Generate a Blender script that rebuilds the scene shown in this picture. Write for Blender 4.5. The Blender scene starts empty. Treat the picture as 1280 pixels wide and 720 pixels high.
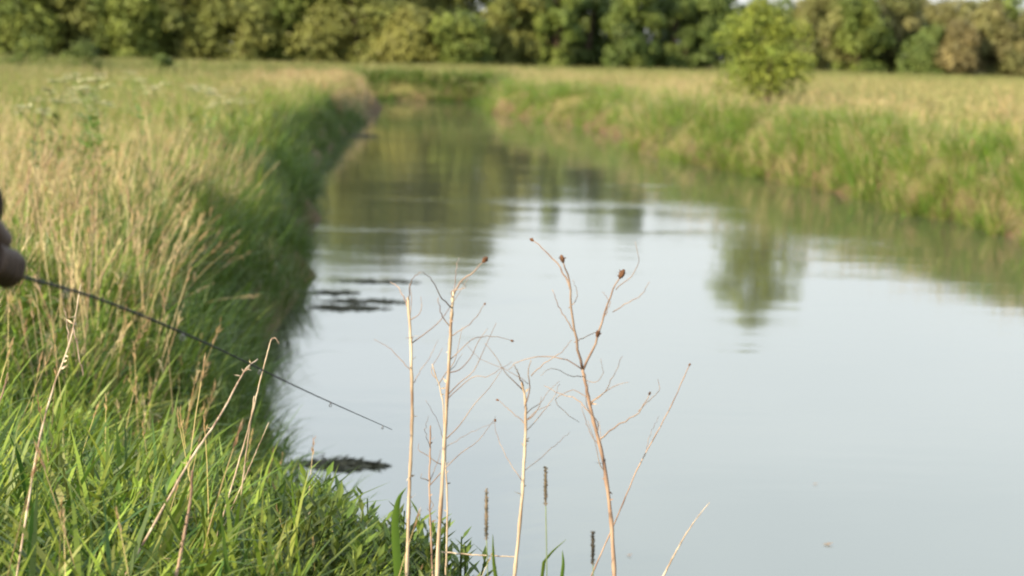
import bpy, bmesh, math, random
import numpy as np
from mathutils import Matrix, Vector, Euler

R = math.radians
rng = np.random.default_rng(7)
random.seed(7)
S = bpy.context.scene
COL = S.collection

# ------------------------------------------------------------------ camera
F = 2500.0                       # focal length in photo pixels (1280 wide)
CAM = np.array([0.0, 0.0, 2.4])
cam_d = bpy.data.cameras.new('camera')
cam = bpy.data.objects.new('camera', cam_d)
COL.objects.link(cam)
cam_d.sensor_width = 36.0
cam_d.lens = F / 1280 * 36.0
cam_d.clip_start = 0.05
cam_d.clip_end = 6000
ROT = Matrix.Rotation(R(90 - 6.66), 4, 'X') @ Matrix.Rotation(R(1.3), 4, 'Z')
cam.matrix_world = Matrix.Translation(Vector(CAM)) @ ROT
cam_d.dof.use_dof = True
cam_d.dof.focus_distance = 5.3
cam_d.dof.aperture_fstop = 3.7
S.camera = cam
ROT3 = np.array(ROT.to_3x3())


def ray(px, py):
    return ROT3 @ np.array([(px - 640) / F, -(py - 360) / F, -1.0])


def at(px, py, depth):
    d = ray(px, py)
    return CAM + d * (depth / d[1])


def onz(px, py, z=0.0):
    d = ray(px, py)
    return CAM + d * ((z - CAM[2]) / d[2])


# ------------------------------------------------------------------ light
SUN_EL, SUN_AZ = 24.0, (-0.76, -0.65)         # direction towards the sun
sd = Vector((SUN_AZ[0], SUN_AZ[1], 0)).normalized()
to_sun = Vector((sd.x * math.cos(R(SUN_EL)), sd.y * math.cos(R(SUN_EL)), math.sin(R(SUN_EL))))
sl = bpy.data.lights.new('sun', 'SUN')
sl.energy = 5.0
sl.angle = R(0.6)
sl.color = (1.0, 0.845, 0.58)
so = bpy.data.objects.new('sun', sl)
COL.objects.link(so)
so.rotation_euler = (-to_sun).to_track_quat('-Z', 'Y').to_euler()

W = bpy.data.worlds.new('World')
S.world = W
W.use_nodes = True
nt = W.node_tree
nt.nodes.clear()
out = nt.nodes.new('ShaderNodeOutputWorld')
bg = nt.nodes.new('ShaderNodeBackground')
sky = nt.nodes.new('ShaderNodeTexSky')
sky.sky_type = 'NISHITA'
sky.sun_disc = False
sky.sun_elevation = R(SUN_EL)
sky.sun_rotation = math.atan2(sd.x, sd.y)
sky.air_density = 1.0
sky.dust_density = 2.5
sky.ozone_density = 1.5
# thin white veil of high cloud over the blue
tc = nt.nodes.new('ShaderNodeTexCoord')
mp = nt.nodes.new('ShaderNodeMapping')
mp.inputs['Scale'].default_value = (1.4, 1.4, 6.0)
no = nt.nodes.new('ShaderNodeTexNoise')
no.inputs['Scale'].default_value = 1.6
no.inputs['Detail'].default_value = 5
mr = nt.nodes.new('ShaderNodeMapRange')
mr.inputs['From Min'].default_value = 0.3
mr.inputs['From Max'].default_value = 0.7
mr.inputs['To Min'].default_value = 0.72
mr.inputs['To Max'].default_value = 0.98
mix = nt.nodes.new('ShaderNodeMix')
mix.data_type = 'RGBA'
sepz = nt.nodes.new('ShaderNodeSeparateXYZ')
veil = nt.nodes.new('ShaderNodeValToRGB')          # whiter at the horizon, bluer higher up
veil.color_ramp.elements[0].position = 0.0
veil.color_ramp.elements[0].color = (0.66, 0.675, 0.66, 1)
veil.color_ramp.elements[1].position = 0.30
veil.color_ramp.elements[1].color = (0.98, 1.10, 1.17, 1)
vm = nt.nodes.new('ShaderNodeVectorMath')
vm.operation = 'SCALE'
vm.inputs['Scale'].default_value = 10.6
L = nt.links.new
L(tc.outputs['Generated'], mp.inputs['Vector'])
L(mp.outputs['Vector'], no.inputs['Vector'])
L(no.outputs['Fac'], mr.inputs['Value'])
L(mr.outputs['Result'], mix.inputs[0])
L(sky.outputs['Color'], mix.inputs[6])
L(tc.outputs['Generated'], sepz.inputs[0])
L(sepz.outputs['Z'], veil.inputs['Fac'])
L(veil.outputs['Color'], vm.inputs[0])
L(vm.outputs[0], mix.inputs[7])
L(mix.outputs[2], bg.inputs['Color'])
bg.inputs['Strength'].default_value = 0.066
L(bg.outputs['Background'], out.inputs['Surface'])

S.view_settings.view_transform = 'Standard'
S.view_settings.look = 'None'
S.view_settings.gamma = 1
S.view_settings.use_curve_mapping = False
S.view_settings.exposure = 1.3
S.render.engine = 'CYCLES'
S.cycles.use_denoising = True
S.cycles.max_bounces = 6
S.cycles.diffuse_bounces = 3
S.cycles.transmission_bounces = 4
S.cycles.glossy_bounces = 2
S.cycles.caustics_reflective = False
S.cycles.caustics_refractive = False
S.cycles.pixel_filter_type = 'BLACKMAN_HARRIS'
S.cycles.filter_width = 2.0


# ------------------------------------------------------------------ materials
def newmat(name):
    m = bpy.data.materials.new(name)
    m.use_nodes = True
    m.node_tree.nodes.clear()
    return m, m.node_tree


def leaf_mat(name, trans=0.35, rough=0.5, spec=0.25, vary=0.12):
    """Foliage: colour per blade or leaf from the 'col' attribute, slight change from plant to plant."""
    m, t = newmat(name)
    o = t.nodes.new('ShaderNodeOutputMaterial')
    a = t.nodes.new('ShaderNodeAttribute')
    a.attribute_name = 'col'
    oi = t.nodes.new('ShaderNodeObjectInfo')
    hs = t.nodes.new('ShaderNodeHueSaturation')
    r1 = t.nodes.new('ShaderNodeMapRange')
    r1.inputs['To Min'].default_value = 1 - vary * 1.6
    r1.inputs['To Max'].default_value = 1 + vary * 1.6
    r2 = t.nodes.new('ShaderNodeMapRange')
    r2.inputs['To Min'].default_value = 0.5 - vary * 0.12
    r2.inputs['To Max'].default_value = 0.5 + vary * 0.12
    t.links.new(oi.outputs['Random'], r1.inputs['Value'])
    t.links.new(oi.outputs['Random'], r2.inputs['Value'])
    t.links.new(r1.outputs['Result'], hs.inputs['Value'])
    t.links.new(r2.outputs['Result'], hs.inputs['Hue'])
    t.links.new(a.outputs['Color'], hs.inputs['Color'])
    p = t.nodes.new('ShaderNodeBsdfPrincipled')
    p.inputs['Roughness'].default_value = rough
    p.inputs['Specular IOR Level'].default_value = spec
    tr = t.nodes.new('ShaderNodeBsdfTranslucent')
    mx = t.nodes.new('ShaderNodeMixShader')
    mx.inputs[0].default_value = trans
    t.links.new(hs.outputs['Color'], p.inputs['Base Color'])
    t.links.new(hs.outputs['Color'], tr.inputs['Color'])
    t.links.new(p.outputs[0], mx.inputs[1])
    t.links.new(tr.outputs[0], mx.inputs[2])
    t.links.new(mx.outputs[0], o.inputs['Surface'])
    return m


def noise_mat(name, c1, c2, scale=8.0, rough=0.7, spec=0.3, stretch=(1, 1, 1), bump=0.0, metallic=0.0):
    m, t = newmat(name)
    o = t.nodes.new('ShaderNodeOutputMaterial')
    tcn = t.nodes.new('ShaderNodeTexCoord')
    mpn = t.nodes.new('ShaderNodeMapping')
    mpn.inputs['Scale'].default_value = stretch
    n = t.nodes.new('ShaderNodeTexNoise')
    n.inputs['Scale'].default_value = scale
    n.inputs['Detail'].default_value = 6
    rp = t.nodes.new('ShaderNodeValToRGB')
    rp.color_ramp.elements[0].position = 0.35
    rp.color_ramp.elements[1].position = 0.65
    rp.color_ramp.elements[0].color = (*c1, 1)
    rp.color_ramp.elements[1].color = (*c2, 1)
    p = t.nodes.new('ShaderNodeBsdfPrincipled')
    p.inputs['Roughness'].default_value = rough
    p.inputs['Specular IOR Level'].default_value = spec
    p.inputs['Metallic'].default_value = metallic
    t.links.new(tcn.outputs['Object'], mpn.inputs['Vector'])
    t.links.new(mpn.outputs['Vector'], n.inputs['Vector'])
    t.links.new(n.outputs['Fac'], rp.inputs['Fac'])
    t.links.new(rp.outputs['Color'], p.inputs['Base Color'])
    if bump:
        b = t.nodes.new('ShaderNodeBump')
        b.inputs['Strength'].default_value = bump
        b.inputs['Distance'].default_value = 0.02
        t.links.new(n.outputs['Fac'], b.inputs['Height'])
        t.links.new(b.outputs['Normal'], p.inputs['Normal'])
    t.links.new(p.outputs[0], o.inputs['Surface'])
    return m


M_GRASS = leaf_mat('grass_blades', 0.38, 0.45, 0.3, 0.14)
M_LEAF = leaf_mat('tree_leaves', 0.22, 0.55, 0.2, 0.03)
M_BARK = noise_mat('bark', (0.05, 0.035, 0.022), (0.12, 0.09, 0.06), 6, 0.9, 0.1, (4, 4, 0.8), 0.4)
M_STEM = noise_mat('dry_stem', (0.19, 0.125, 0.085), (0.50, 0.41, 0.31), 16, 0.7, 0.2, (3, 3, 0.7))
M_STEM_RED = noise_mat('dry_red_stem', (0.14, 0.085, 0.065), (0.33, 0.23, 0.17), 14, 0.7, 0.2, (3, 3, 0.7))
M_TWIG = noise_mat('dry_twig', (0.13, 0.085, 0.07), (0.30, 0.22, 0.17), 20, 0.8, 0.15)
M_SEED = noise_mat('dry_seed_head', (0.05, 0.026, 0.016), (0.14, 0.07, 0.04), 60, 0.9, 0.1)
M_SPIKE = noise_mat('seed_spike', (0.06, 0.052, 0.035), (0.16, 0.12, 0.08), 90, 0.9, 0.1)
M_SPIKE_STEM = noise_mat('spike_stem', (0.08, 0.12, 0.04), (0.16, 0.19, 0.08), 20, 0.6, 0.3)
M_WEED = noise_mat('water_weed', (0.018, 0.020, 0.010), (0.075, 0.068, 0.034), 25, 0.5, 0.4)
M_SKIN = noise_mat('skin', (0.032, 0.018, 0.012), (0.050, 0.028, 0.019), 30, 0.55, 0.35)  # base colour darkened to carry the shade on the hand
M_SHIRT = noise_mat('dark_brown_cloth', (0.022, 0.015, 0.011), (0.04, 0.028, 0.02), 40, 0.9, 0.1)
M_TROUSER = noise_mat('trouser_cloth', (0.04, 0.045, 0.03), (0.06, 0.06, 0.042), 40, 0.9, 0.1)
M_BOOT = noise_mat('rubber_boot', (0.015, 0.02, 0.014), (0.03, 0.035, 0.025), 10, 0.4, 0.5)
M_HAIR = noise_mat('hair', (0.02, 0.013, 0.008), (0.05, 0.032, 0.02), 30, 0.6, 0.3, (6, 6, 1))
M_EYE = noise_mat('eye', (0.5, 0.5, 0.48), (0.6, 0.6, 0.58), 5, 0.2, 0.5)
M_ROD = noise_mat('carbon_rod', (0.010, 0.010, 0.012), (0.022, 0.022, 0.024), 40, 0.6, 0.2)
M_GRIP = noise_mat('grip_foam', (0.012, 0.012, 0.012), (0.03, 0.028, 0.026), 80, 0.9, 0.2)
M_METAL = noise_mat('dark_metal', (0.12, 0.12, 0.13), (0.2, 0.2, 0.21), 20, 0.35, 0.5, (1, 1, 1), 0, 0.9)


def mat_ground():
    m, t = newmat('meadow_soil')
    o = t.nodes.new('ShaderNodeOutputMaterial')
    tcn = t.nodes.new('ShaderNodeTexCoord')
    n1 = t.nodes.new('ShaderNodeTexNoise')
    n1.inputs['Scale'].default_value = 0.35
    n1.inputs['Detail'].default_value = 8
    n2 = t.nodes.new('ShaderNodeTexNoise')
    n2.inputs['Scale'].default_value = 9.0
    n2.inputs['Detail'].default_value = 6
    at_ = t.nodes.new('ShaderNodeAttribute')
    at_.attribute_name = 'bare'
    r = t.nodes.new('ShaderNodeValToRGB')
    r.color_ramp.elements[0].color = (0.045, 0.055, 0.018, 1)
    r.color_ramp.elements[1].color = (0.15, 0.13, 0.05, 1)
    r.color_ramp.elements[0].position = 0.35
    r.color_ramp.elements[1].position = 0.7
    r2 = t.nodes.new('ShaderNodeValToRGB')
    r2.color_ramp.elements[0].color = (0.045, 0.032, 0.02, 1)
    r2.color_ramp.elements[1].color = (0.135, 0.092, 0.052, 1)
    mx = t.nodes.new('ShaderNodeMix')
    mx.data_type = 'RGBA'
    p = t.nodes.new('ShaderNodeBsdfPrincipled')
    p.inputs['Roughness'].default_value = 0.95
    p.inputs['Specular IOR Level'].default_value = 0.1
    b = t.nodes.new('ShaderNodeBump')
    b.inputs['Strength'].default_value = 0.6
    b.inputs['Distance'].default_value = 0.05
    for n in (n1, n2):
        t.links.new(tcn.outputs['Object'], n.inputs['Vector'])
    t.links.new(n1.outputs['Fac'], r.inputs['Fac'])
    t.links.new(n2.outputs['Fac'], r2.inputs['Fac'])
    t.links.new(at_.outputs['Fac'], mx.inputs[0])
    t.links.new(r.outputs['Color'], mx.inputs[6])
    t.links.new(r2.outputs['Color'], mx.inputs[7])
    t.links.new(mx.outputs[2], p.inputs['Base Color'])
    t.links.new(n2.outputs['Fac'], b.inputs['Height'])
    t.links.new(b.outputs['Normal'], p.inputs['Normal'])
    t.links.new(p.outputs[0], o.inputs['Surface'])
    return m


def mat_water():
    m, t = newmat('river_water')
    o = t.nodes.new('ShaderNodeOutputMaterial')
    tcn = t.nodes.new('ShaderNodeTexCoord')

    def noise(scale, sx, sy, detail=3):
        mpn = t.nodes.new('ShaderNodeMapping')
        mpn.inputs['Scale'].default_value = (sx, sy, 1)
        n = t.nodes.new('ShaderNodeTexNoise')
        n.inputs['Scale'].default_value = scale
        n.inputs['Detail'].default_value = detail
        t.links.new(tcn.outputs['Object'], mpn.inputs['Vector'])
        t.links.new(mpn.outputs['Vector'], n.inputs['Vector'])
        return n

    small = noise(3.2, 0.8, 1.6, 3)
    swell = noise(0.55, 0.6, 1.2, 2)
    gust = noise(0.11, 0.55, 2.6, 3)        # where the wind touches the surface
    mrg = t.nodes.new('ShaderNodeMapRange')
    mrg.inputs['From Min'].default_value = 0.54
    mrg.inputs['From Max'].default_value = 0.66
    mrg.inputs['To Min'].default_value = 0.09
    mrg.inputs['To Max'].default_value = 1.0
    t.links.new(gust.outputs['Fac'], mrg.inputs['Value'])
    mul = t.nodes.new('ShaderNodeMath')
    mul.operation = 'MULTIPLY'
    t.links.new(small.outputs['Fac'], mul.inputs[0])
    t.links.new(mrg.outputs['Result'], mul.inputs[1])
    b1 = t.nodes.new('ShaderNodeBump')
    b1.inputs['Strength'].default_value = 1.0
    b1.inputs['Distance'].default_value = 0.006
    t.links.new(mul.outputs[0], b1.inputs['Height'])
    b2 = t.nodes.new('ShaderNodeBump')
    b2.inputs['Strength'].default_value = 1.0
    b2.inputs['Distance'].default_value = 0.007
    t.links.new(swell.outputs['Fac'], b2.inputs['Height'])
    t.links.new(b1.outputs['Normal'], b2.inputs['Normal'])
    p = t.nodes.new('ShaderNodeBsdfPrincipled')
    p.inputs['Base Color'].default_value = (0.045, 0.05, 0.035, 1)
    p.inputs['Roughness'].default_value = 0.055
    p.inputs['IOR'].default_value = 2.1
    t.links.new(b2.outputs['Normal'], p.inputs['Normal'])
    t.links.new(p.outputs[0], o.inputs['Surface'])
    return m


# ------------------------------------------------------------------ mesh helpers
class MB:
    def __init__(self):
        self.v, self.f, self.c, self.n = [], [], [], 0

    def add(self, verts, faces, col=(0.5, 0.5, 0.5)):
        verts = np.asarray(verts, float)
        self.v.append(verts)
        self.f.extend([tuple(i + self.n for i in f) for f in faces])
        c = np.asarray(col, float)
        self.c.append(np.tile(c, (len(verts), 1)) if c.ndim == 1 else c)
        self.n += len(verts)

    def tube(self, pts, rad, sides=6, col=(0.5, 0.5, 0.5), caps=True):
        pts = np.asarray(pts, float)
        k = len(pts)
        rad = np.full(k, rad) if np.isscalar(rad) else np.asarray(rad, float)
        tan = np.gradient(pts, axis=0)
        tan /= np.linalg.norm(tan, axis=1)[:, None] + 1e-12
        ref = np.array([0.0, 0, 1]) if abs(tan[0][2]) < 0.9 else np.array([1.0, 0, 0])
        V = []
        u = np.cross(tan[0], ref)
        for i in range(k):
            u = u - tan[i] * np.dot(u, tan[i])
            u /= np.linalg.norm(u) + 1e-12
            w = np.cross(tan[i], u)
            for s in range(sides):
                a = 2 * math.pi * s / sides
                V.append(pts[i] + rad[i] * (math.cos(a) * u + math.sin(a) * w))
        fs = []
        for i in range(k - 1):
            for s in range(sides):
                s2 = (s + 1) % sides
                fs.append((i * sides + s, i * sides + s2, (i + 1) * sides + s2, (i + 1) * sides + s))
        if caps:
            fs.append(tuple(range(sides))[::-1])
            fs.append(tuple((k - 1) * sides + s for s in range(sides)))
        self.add(V, fs, col)

    def blade(self, base, az, length, width, lean, curve, col, segs=4, twist=0.0):
        """One grass blade: a ribbon that leans and droops."""
        ts = np.linspace(0, 1, segs + 1)
        d = np.array([math.cos(az), math.sin(az)])
        ang = lean + curve * ts
        step = length / segs
        xs, zs, x, z = [0.0], [0.0], 0.0, 0.0
        for i in range(segs):
            am = 0.5 * (ang[i] + ang[i + 1])
            x += step * math.sin(am)
            z += step * math.cos(am)
            xs.append(x)
            zs.append(z)
        sa = az + math.pi / 2 + twist
        sdv = np.array([math.cos(sa), math.sin(sa), 0])
        V, fs = [], []
        for i, tt in enumerate(ts):
            w = width * 0.5 * (0.55 + 0.9 * tt if tt < 0.5 else 1.0 * (1 - ((tt - 0.5) / 0.5) ** 1.6))
            c = np.array([base[0] + d[0] * xs[i], base[1] + d[1] * xs[i], base[2] + zs[i]])
            if i == segs:
                V.append(c)
            else:
                V += [c - sdv * w, c + sdv * w]
        for i in range(segs - 1):
            fs.append((2 * i, 2 * i + 1, 2 * i + 3, 2 * i + 2))
        fs.append((2 * segs - 2, 2 * segs - 1, 2 * segs))
        self.add(V, fs, col)
        return V[-1]

    def leaf(self, p, direction, normal, length, width, col=(0.05, 0.045, 0.03)):
        d = np.asarray(direction, float)
        d /= np.linalg.norm(d) + 1e-9
        s = np.cross(d, normal)
        s /= np.linalg.norm(s) + 1e-9
        p = np.asarray(p, float)
        nrm = np.cross(s, d)
        self.add([p, p + d * length * .45 + s * width * .5 + nrm * length * .03, p + d * length,
                  p + d * length * .45 - s * width * .5 + nrm * length * .03], [(0, 1, 2, 3)], col)

    def mesh(self, name, mat, smooth=False):
        me = bpy.data.meshes.new(name)
        V = np.concatenate(self.v) if self.v else np.zeros((0, 3))
        me.from_pydata(V.tolist(), [], self.f)
        C = np.concatenate(self.c)
        ca = me.color_attributes.new('col', 'FLOAT_COLOR', 'POINT')
        ca.data.foreach_set('color', np.concatenate([C, np.ones((len(C), 1))], 1).ravel())
        me.materials.append(mat)
        if smooth:
            me.polygons.foreach_set('use_smooth', [True] * len(me.polygons))
        me.update()
        return me

    def obj(self, name, mat, parent=None, smooth=False, link=True):
        o = bpy.data.objects.new(name, self.mesh(name, mat, smooth))
        if link:
            COL.objects.link(o)
        if parent is not None:
            o.parent = parent
        return o


def empty(name, loc, label, cat, group=None):
    o = bpy.data.objects.new(name, None)
    o.empty_display_size = 0.2
    COL.objects.link(o)
    o.location = tuple(loc)
    tag(o, label, cat, group)
    return o


def tag(o, label, cat, group=None, kind=None):
    o['label'] = label
    o['category'] = cat
    if group:
        o['group'] = group
    if kind:
        o['kind'] = kind
    return o


def spline(pts, n=24):
    """Smooth curve through the given points (Catmull-Rom)."""
    P = np.asarray(pts, float)
    if len(P) == 2:
        P = np.array([P[0], (P[0] + P[1]) / 2, P[1]])
    Q = np.vstack([2 * P[0] - P[1], P, 2 * P[-1] - P[-2]])
    res = []
    segs = len(P) - 1
    per = max(2, n // segs)
    for i in range(segs):
        p0, p1, p2, p3 = Q[i], Q[i + 1], Q[i + 2], Q[i + 3]
        for j in range(per):
            t = j / per
            res.append(0.5 * ((2 * p1) + (-p0 + p2) * t + (2 * p0 - 5 * p1 + 4 * p2 - p3) * t * t + (-p0 + 3 * p1 - 3 * p2 + p3) * t ** 3))
    res.append(P[-1])
    return np.array(res)


# ------------------------------------------------------------------ river outline and ground
left_px = [(343, 555), (348, 500), (362, 455), (372, 400), (376, 345), (380, 295), (391, 245), (410, 205), (440, 175), (462, 152), (479, 133)]
right_px = [(1290, 306), (1240, 294), (1150, 265), (1100, 252), (1040, 242), (950, 222), (880, 208), (815, 193), (740, 160), (680, 151), (615, 141), (606, 128)]
Lb = [onz(x_ - np.interp(y_, [130, 170, 230, 300, 500], [0, 18, 24, 18, 10]), y_)[:2] for x_, y_ in left_px]
Rb = [onz(*p)[:2] for p in right_px]
near = [(70, -10), (30, -2), (12, 2.6), (4, 5.0), (1.6, 6.0), (0.3, 7.0), (-0.7, 8.3), (-1.25, 10.2)]
bend = [(-10, 84), (-26, 88), (-90, 92), (-90, 108), (-26, 103), (-10, 100), (-4, 99.5)]
right_near = [(7.2, 21), (8.0, 15.5), (11, 11), (16, 8.5), (30, 6.5), (70, 4)]


def ragged(P, step, amp, seed):
    g_ = np.random.default_rng(seed)
    res = [np.array(P[0], float)]
    for a, b in zip(P[:-1], P[1:]):
        a, b = np.array(a, float), np.array(b, float)
        n = max(1, int(np.linalg.norm(b - a) / step))
        d = (b - a) / np.linalg.norm(b - a)
        for i in range(1, n + 1):
            p = a + (b - a) * i / n
            res.append(p + np.array([d[1], -d[0]]) * g_.normal(0, amp) * (i < n or 1))
    return res


Lb = ragged(Lb, 1.3, 0.20, 5)
Rb = ragged(Rb, 1.6, 0.16, 6)
river_poly = np.array([*near, *[tuple(p) for p in Lb], *bend, *[tuple(p) for p in Rb[::-1]], *right_near], float)


def sdist(x, y):
    """Distance inland from the waterline: positive on land, negative in the river."""
    P = np.stack([np.ravel(x), np.ravel(y)], 1).astype(float)
    A = river_poly
    B = np.roll(A, -1, 0)
    best = np.full(len(P), 1e18)
    inside = np.zeros(len(P), bool)
    for a, b in zip(A, B):
        ab = b - a
        t = np.clip(((P - a) @ ab) / (ab @ ab), 0, 1)
        d = P - (a + t[:, None] * ab)
        best = np.minimum(best, (d ** 2).sum(1))
        cond = (a[1] > P[:, 1]) != (b[1] > P[:, 1])
        xi = a[0] + (P[:, 1] - a[1]) / (b[1] - a[1] + 1e-15) * (b[0] - a[0])
        inside ^= cond & (P[:, 0] < xi)
    s = np.sqrt(best)
    s = np.where(inside, -s, s)
    return s.reshape(np.shape(x))


def wob(x, y):
    return (0.5 * np.sin(0.55 * x + 0.31 * y + 0.7) * np.sin(0.43 * y - 0.21 * x) + 0.3 * np.sin(1.7 * x + 0.9 * y) * np.sin(1.3 * y - 0.8 * x + 1.1)
            + 0.2 * np.sin(3.9 * x - 2.2 * y) * np.sin(3.1 * y + 2.0 * x))


def height(x, y, s=None):
    if s is None:
        s = sdist(x, y)
    x = np.asarray(x, float)
    y = np.asarray(y, float)
    s2 = s + 0.22 * wob(x * 1.3, y * 1.3)
    near_w = np.clip((10.5 - y) / 3.0, 0, 1) * np.clip((y + 6) / 3, 0, 1)
    width = 1.15 + 1.9 * near_w
    t = np.clip(s2 / width, 0, 1)
    bank = 1.0 * (1 - (1 - t) ** 2.0)
    roll = 0.10 * np.clip((s - 1) / 3, 0, 1) * wob(x * 0.35, y * 0.35) + 0.04 * np.clip(s, 0, 1) * wob(x, y)
    land = 0.02 + bank + roll
    water = -0.05 - 0.9 * np.clip(-s / 2.0, 0, 1)
    return np.where(s > 0, land, water)


def axis(fine_lo, fine_hi, fine, lo, hi, grow=1.22):
    a = list(np.arange(fine_lo, fine_hi, fine))
    st, v = fine, fine_hi
    while v < hi:
        a.append(v)
        st *= grow
        v += st
    a.append(hi)
    st, v, pre = fine, fine_lo, []
    while v > lo:
        st *= grow
        v -= st
        pre.append(max(v, lo))
    return np.array(pre[::-1] + a)


gx = axis(-13, 13, 0.22, -2500, 2500)
gy = axis(-2, 108, 0.30, -2500, 2500)
GX, GY = np.meshgrid(gx, gy)
GS = sdist(GX, GY)
GZ = height(GX, GY, GS)
nx, ny = len(gx), len(gy)
idx = np.arange(nx * ny).reshape(ny, nx)
faces = np.stack([idx[:-1, :-1], idx[:-1, 1:], idx[1:, 1:], idx[1:, :-1]], -1).reshape(-1, 4)
me = bpy.data.meshes.new('ground')
me.from_pydata(np.stack([GX, GY, GZ], -1).reshape(-1, 3).tolist(), [], faces.tolist())
me.polygons.foreach_set('use_smooth', [True] * len(me.polygons))
ba = me.attributes.new('bare', 'FLOAT', 'POINT')
ba.data.foreach_set('value', np.clip(1.15 - GS / 0.28, 0, 1).ravel().astype(np.float32))
me.materials.append(mat_ground())
ground = bpy.data.objects.new('ground', me)
COL.objects.link(ground)
tag(ground, 'flat meadow ground with bare brown earth along the river banks', 'ground', kind='structure')

wm = bpy.data.meshes.new('river_water')
wv = [(-95, -14, 0), (75, -14, 0), (75, 112, 0), (-95, 112, 0)]
wm.from_pydata(wv, [], [(0, 1, 2, 3)])
wm.materials.append(mat_water())
water = bpy.data.objects.new('river_water', wm)
COL.objects.link(water)
tag(water, 'calm pale river reflecting a white sky and dark trees', 'water', kind='structure')

# ------------------------------------------------------------------ grass stuff
G1, G2, G3, G4 = (0.135, 0.195, 0.024), (0.095, 0.150, 0.020), (0.180, 0.230, 0.036), (0.062, 0.110, 0.020)
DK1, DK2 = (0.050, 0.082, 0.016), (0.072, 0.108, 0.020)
BG1, BG2, BG3 = (0.125, 0.205, 0.026), (0.165, 0.230, 0.036), (0.095, 0.165, 0.022)
YG1, YG2 = (0.170, 0.200, 0.046), (0.190, 0.205, 0.066)
ST1, ST2, ST3 = (0.40, 0.325, 0.165), (0.50, 0.40, 0.235), (0.33, 0.25, 0.12)
PK1, PK2 = (0.40, 0.27, 0.15), (0.34, 0.22, 0.12)
SY1, SY2 = (0.240, 0.238, 0.096), (0.200, 0.212, 0.076)


def pick(cols):
    c = np.array(cols[rng.integers(len(cols))])
    return c * rng.uniform(0.82, 1.2)


def tuft(n, rad, l0, l1, w0, w1, cols, lean=0.35, curve=(0.3, 1.2), segs=4, bias=0.0):
    b = MB()
    for _ in range(n):
        r, a = rad * math.sqrt(rng.random()), rng.uniform(0, 2 * math.pi)
        az = a + rng.normal(0, 0.9)
        b.blade((r * math.cos(a), r * math.sin(a), -0.03), az, rng.uniform(l0, l1), rng.uniform(w0, w1),
                abs(rng.normal(0, lean)) * 0.8, rng.uniform(*curve), pick(cols), segs, rng.normal(0, 0.5))
    return b


def add_stalks(b, n, rad, l0, l1, w, cols, headcols, head=0.14, lean=0.18, dirn=None, hw=0.011):
    for _ in range(n):
        r, a = rad * math.sqrt(rng.random()), rng.uniform(0, 2 * math.pi)
        az = rng.uniform(0, 2 * math.pi) if dirn is None else dirn + rng.normal(0, 0.5)
        ln = rng.uniform(l0, l1)
        le = abs(rng.normal(0, lean)) + (0.12 if dirn is not None else 0)
        cu = rng.uniform(0.05, 0.5)
        base = np.array([r * math.cos(a), r * math.sin(a), -0.03])
        c = pick(cols)
        segs = 5
        pts, p = [base], base.copy()
        for i in range(segs):
            an = le + cu * (i + 0.5) / segs
            p = p + ln / segs * np.array([math.sin(an) * math.cos(az), math.sin(an) * math.sin(az), math.cos(an)])
            pts.append(p.copy())
        b.tube(pts, np.linspace(w, w * 0.55, segs + 1), 3, c, False)
        if rng.random() < 0.5:       # a dry leaf hanging off the stalk
            q = pts[rng.integers(1, 4)]
            b.blade(q, rng.uniform(0, 6.28), rng.uniform(.12, .25), 0.007, rng.uniform(.3, .9), rng.uniform(.6, 1.6), pick(cols), 3)
        if head > 0:
            d = pts[-1] - pts[-2]
            d /= np.linalg.norm(d)
            hc = pick(headcols)
            for _k in range(12):
                t = rng.uniform(0, 1)
                q = pts[-1] + d * head * (t - 0.45)
                dd = d + rng.normal(0, 0.22, 3)
                b.leaf(q, dd, rng.normal(0, 1, 3), head * 0.34, hw * (0.55 - 0.3 * t), hc * rng.uniform(0.85, 1.15))
    return b


def leafy(n, h0, h1, rad, cols, lw=0.022, ll=0.09):
    """A tuft of upright leafy weed stems."""
    b = MB()
    for _ in range(n):
        r, a = rad * math.sqrt(rng.random()), rng.uniform(0, 6.28)
        h = rng.uniform(h0, h1)
        le, az = abs(rng.normal(0, 0.2)), rng.uniform(0, 6.28)
        base = np.array([r * math.cos(a), r * math.sin(a), -0.02])
        top = base + h * np.array([math.sin(le) * math.cos(az), math.sin(le) * math.sin(az), math.cos(le)])
        c = pick(cols)
        b.tube([base, (base + top) / 2, top], [0.0035, 0.003, 0.002], 4, c * 0.9, False)
        k = int(h / 0.022)
        for i in range(k):
            t = (i + 0.5) / k
            p = base + (top - base) * (0.15 + 0.85 * t)
            la = i * 2.4 + rng.normal(0, .3)
            up = 0.25 + 0.8 * t
            d = np.array([math.cos(la), math.sin(la), up])
            b.leaf(p, d, np.array([-math.cos(la) * up, -math.sin(la) * up, 1.0]), ll * (1.1 - 0.55 * t), lw * (1.1 - 0.5 * t), c * rng.uniform(0.85, 1.2))
    return b


PROTO = {}
WD = [(0.062, 0.098, 0.018), (0.090, 0.130, 0.022), (0.125, 0.165, 0.028), (0.045, 0.075, 0.016)]


def proto_set(name, builders):
    c = bpy.data.collections.new(name)
    for i, b in enumerate(builders):
        o = bpy.data.objects.new('%s_%02d' % (name, i), b.mesh(name, M_GRASS))
        c.objects.link(o)
    PROTO[name] = (c, len(builders))


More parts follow.
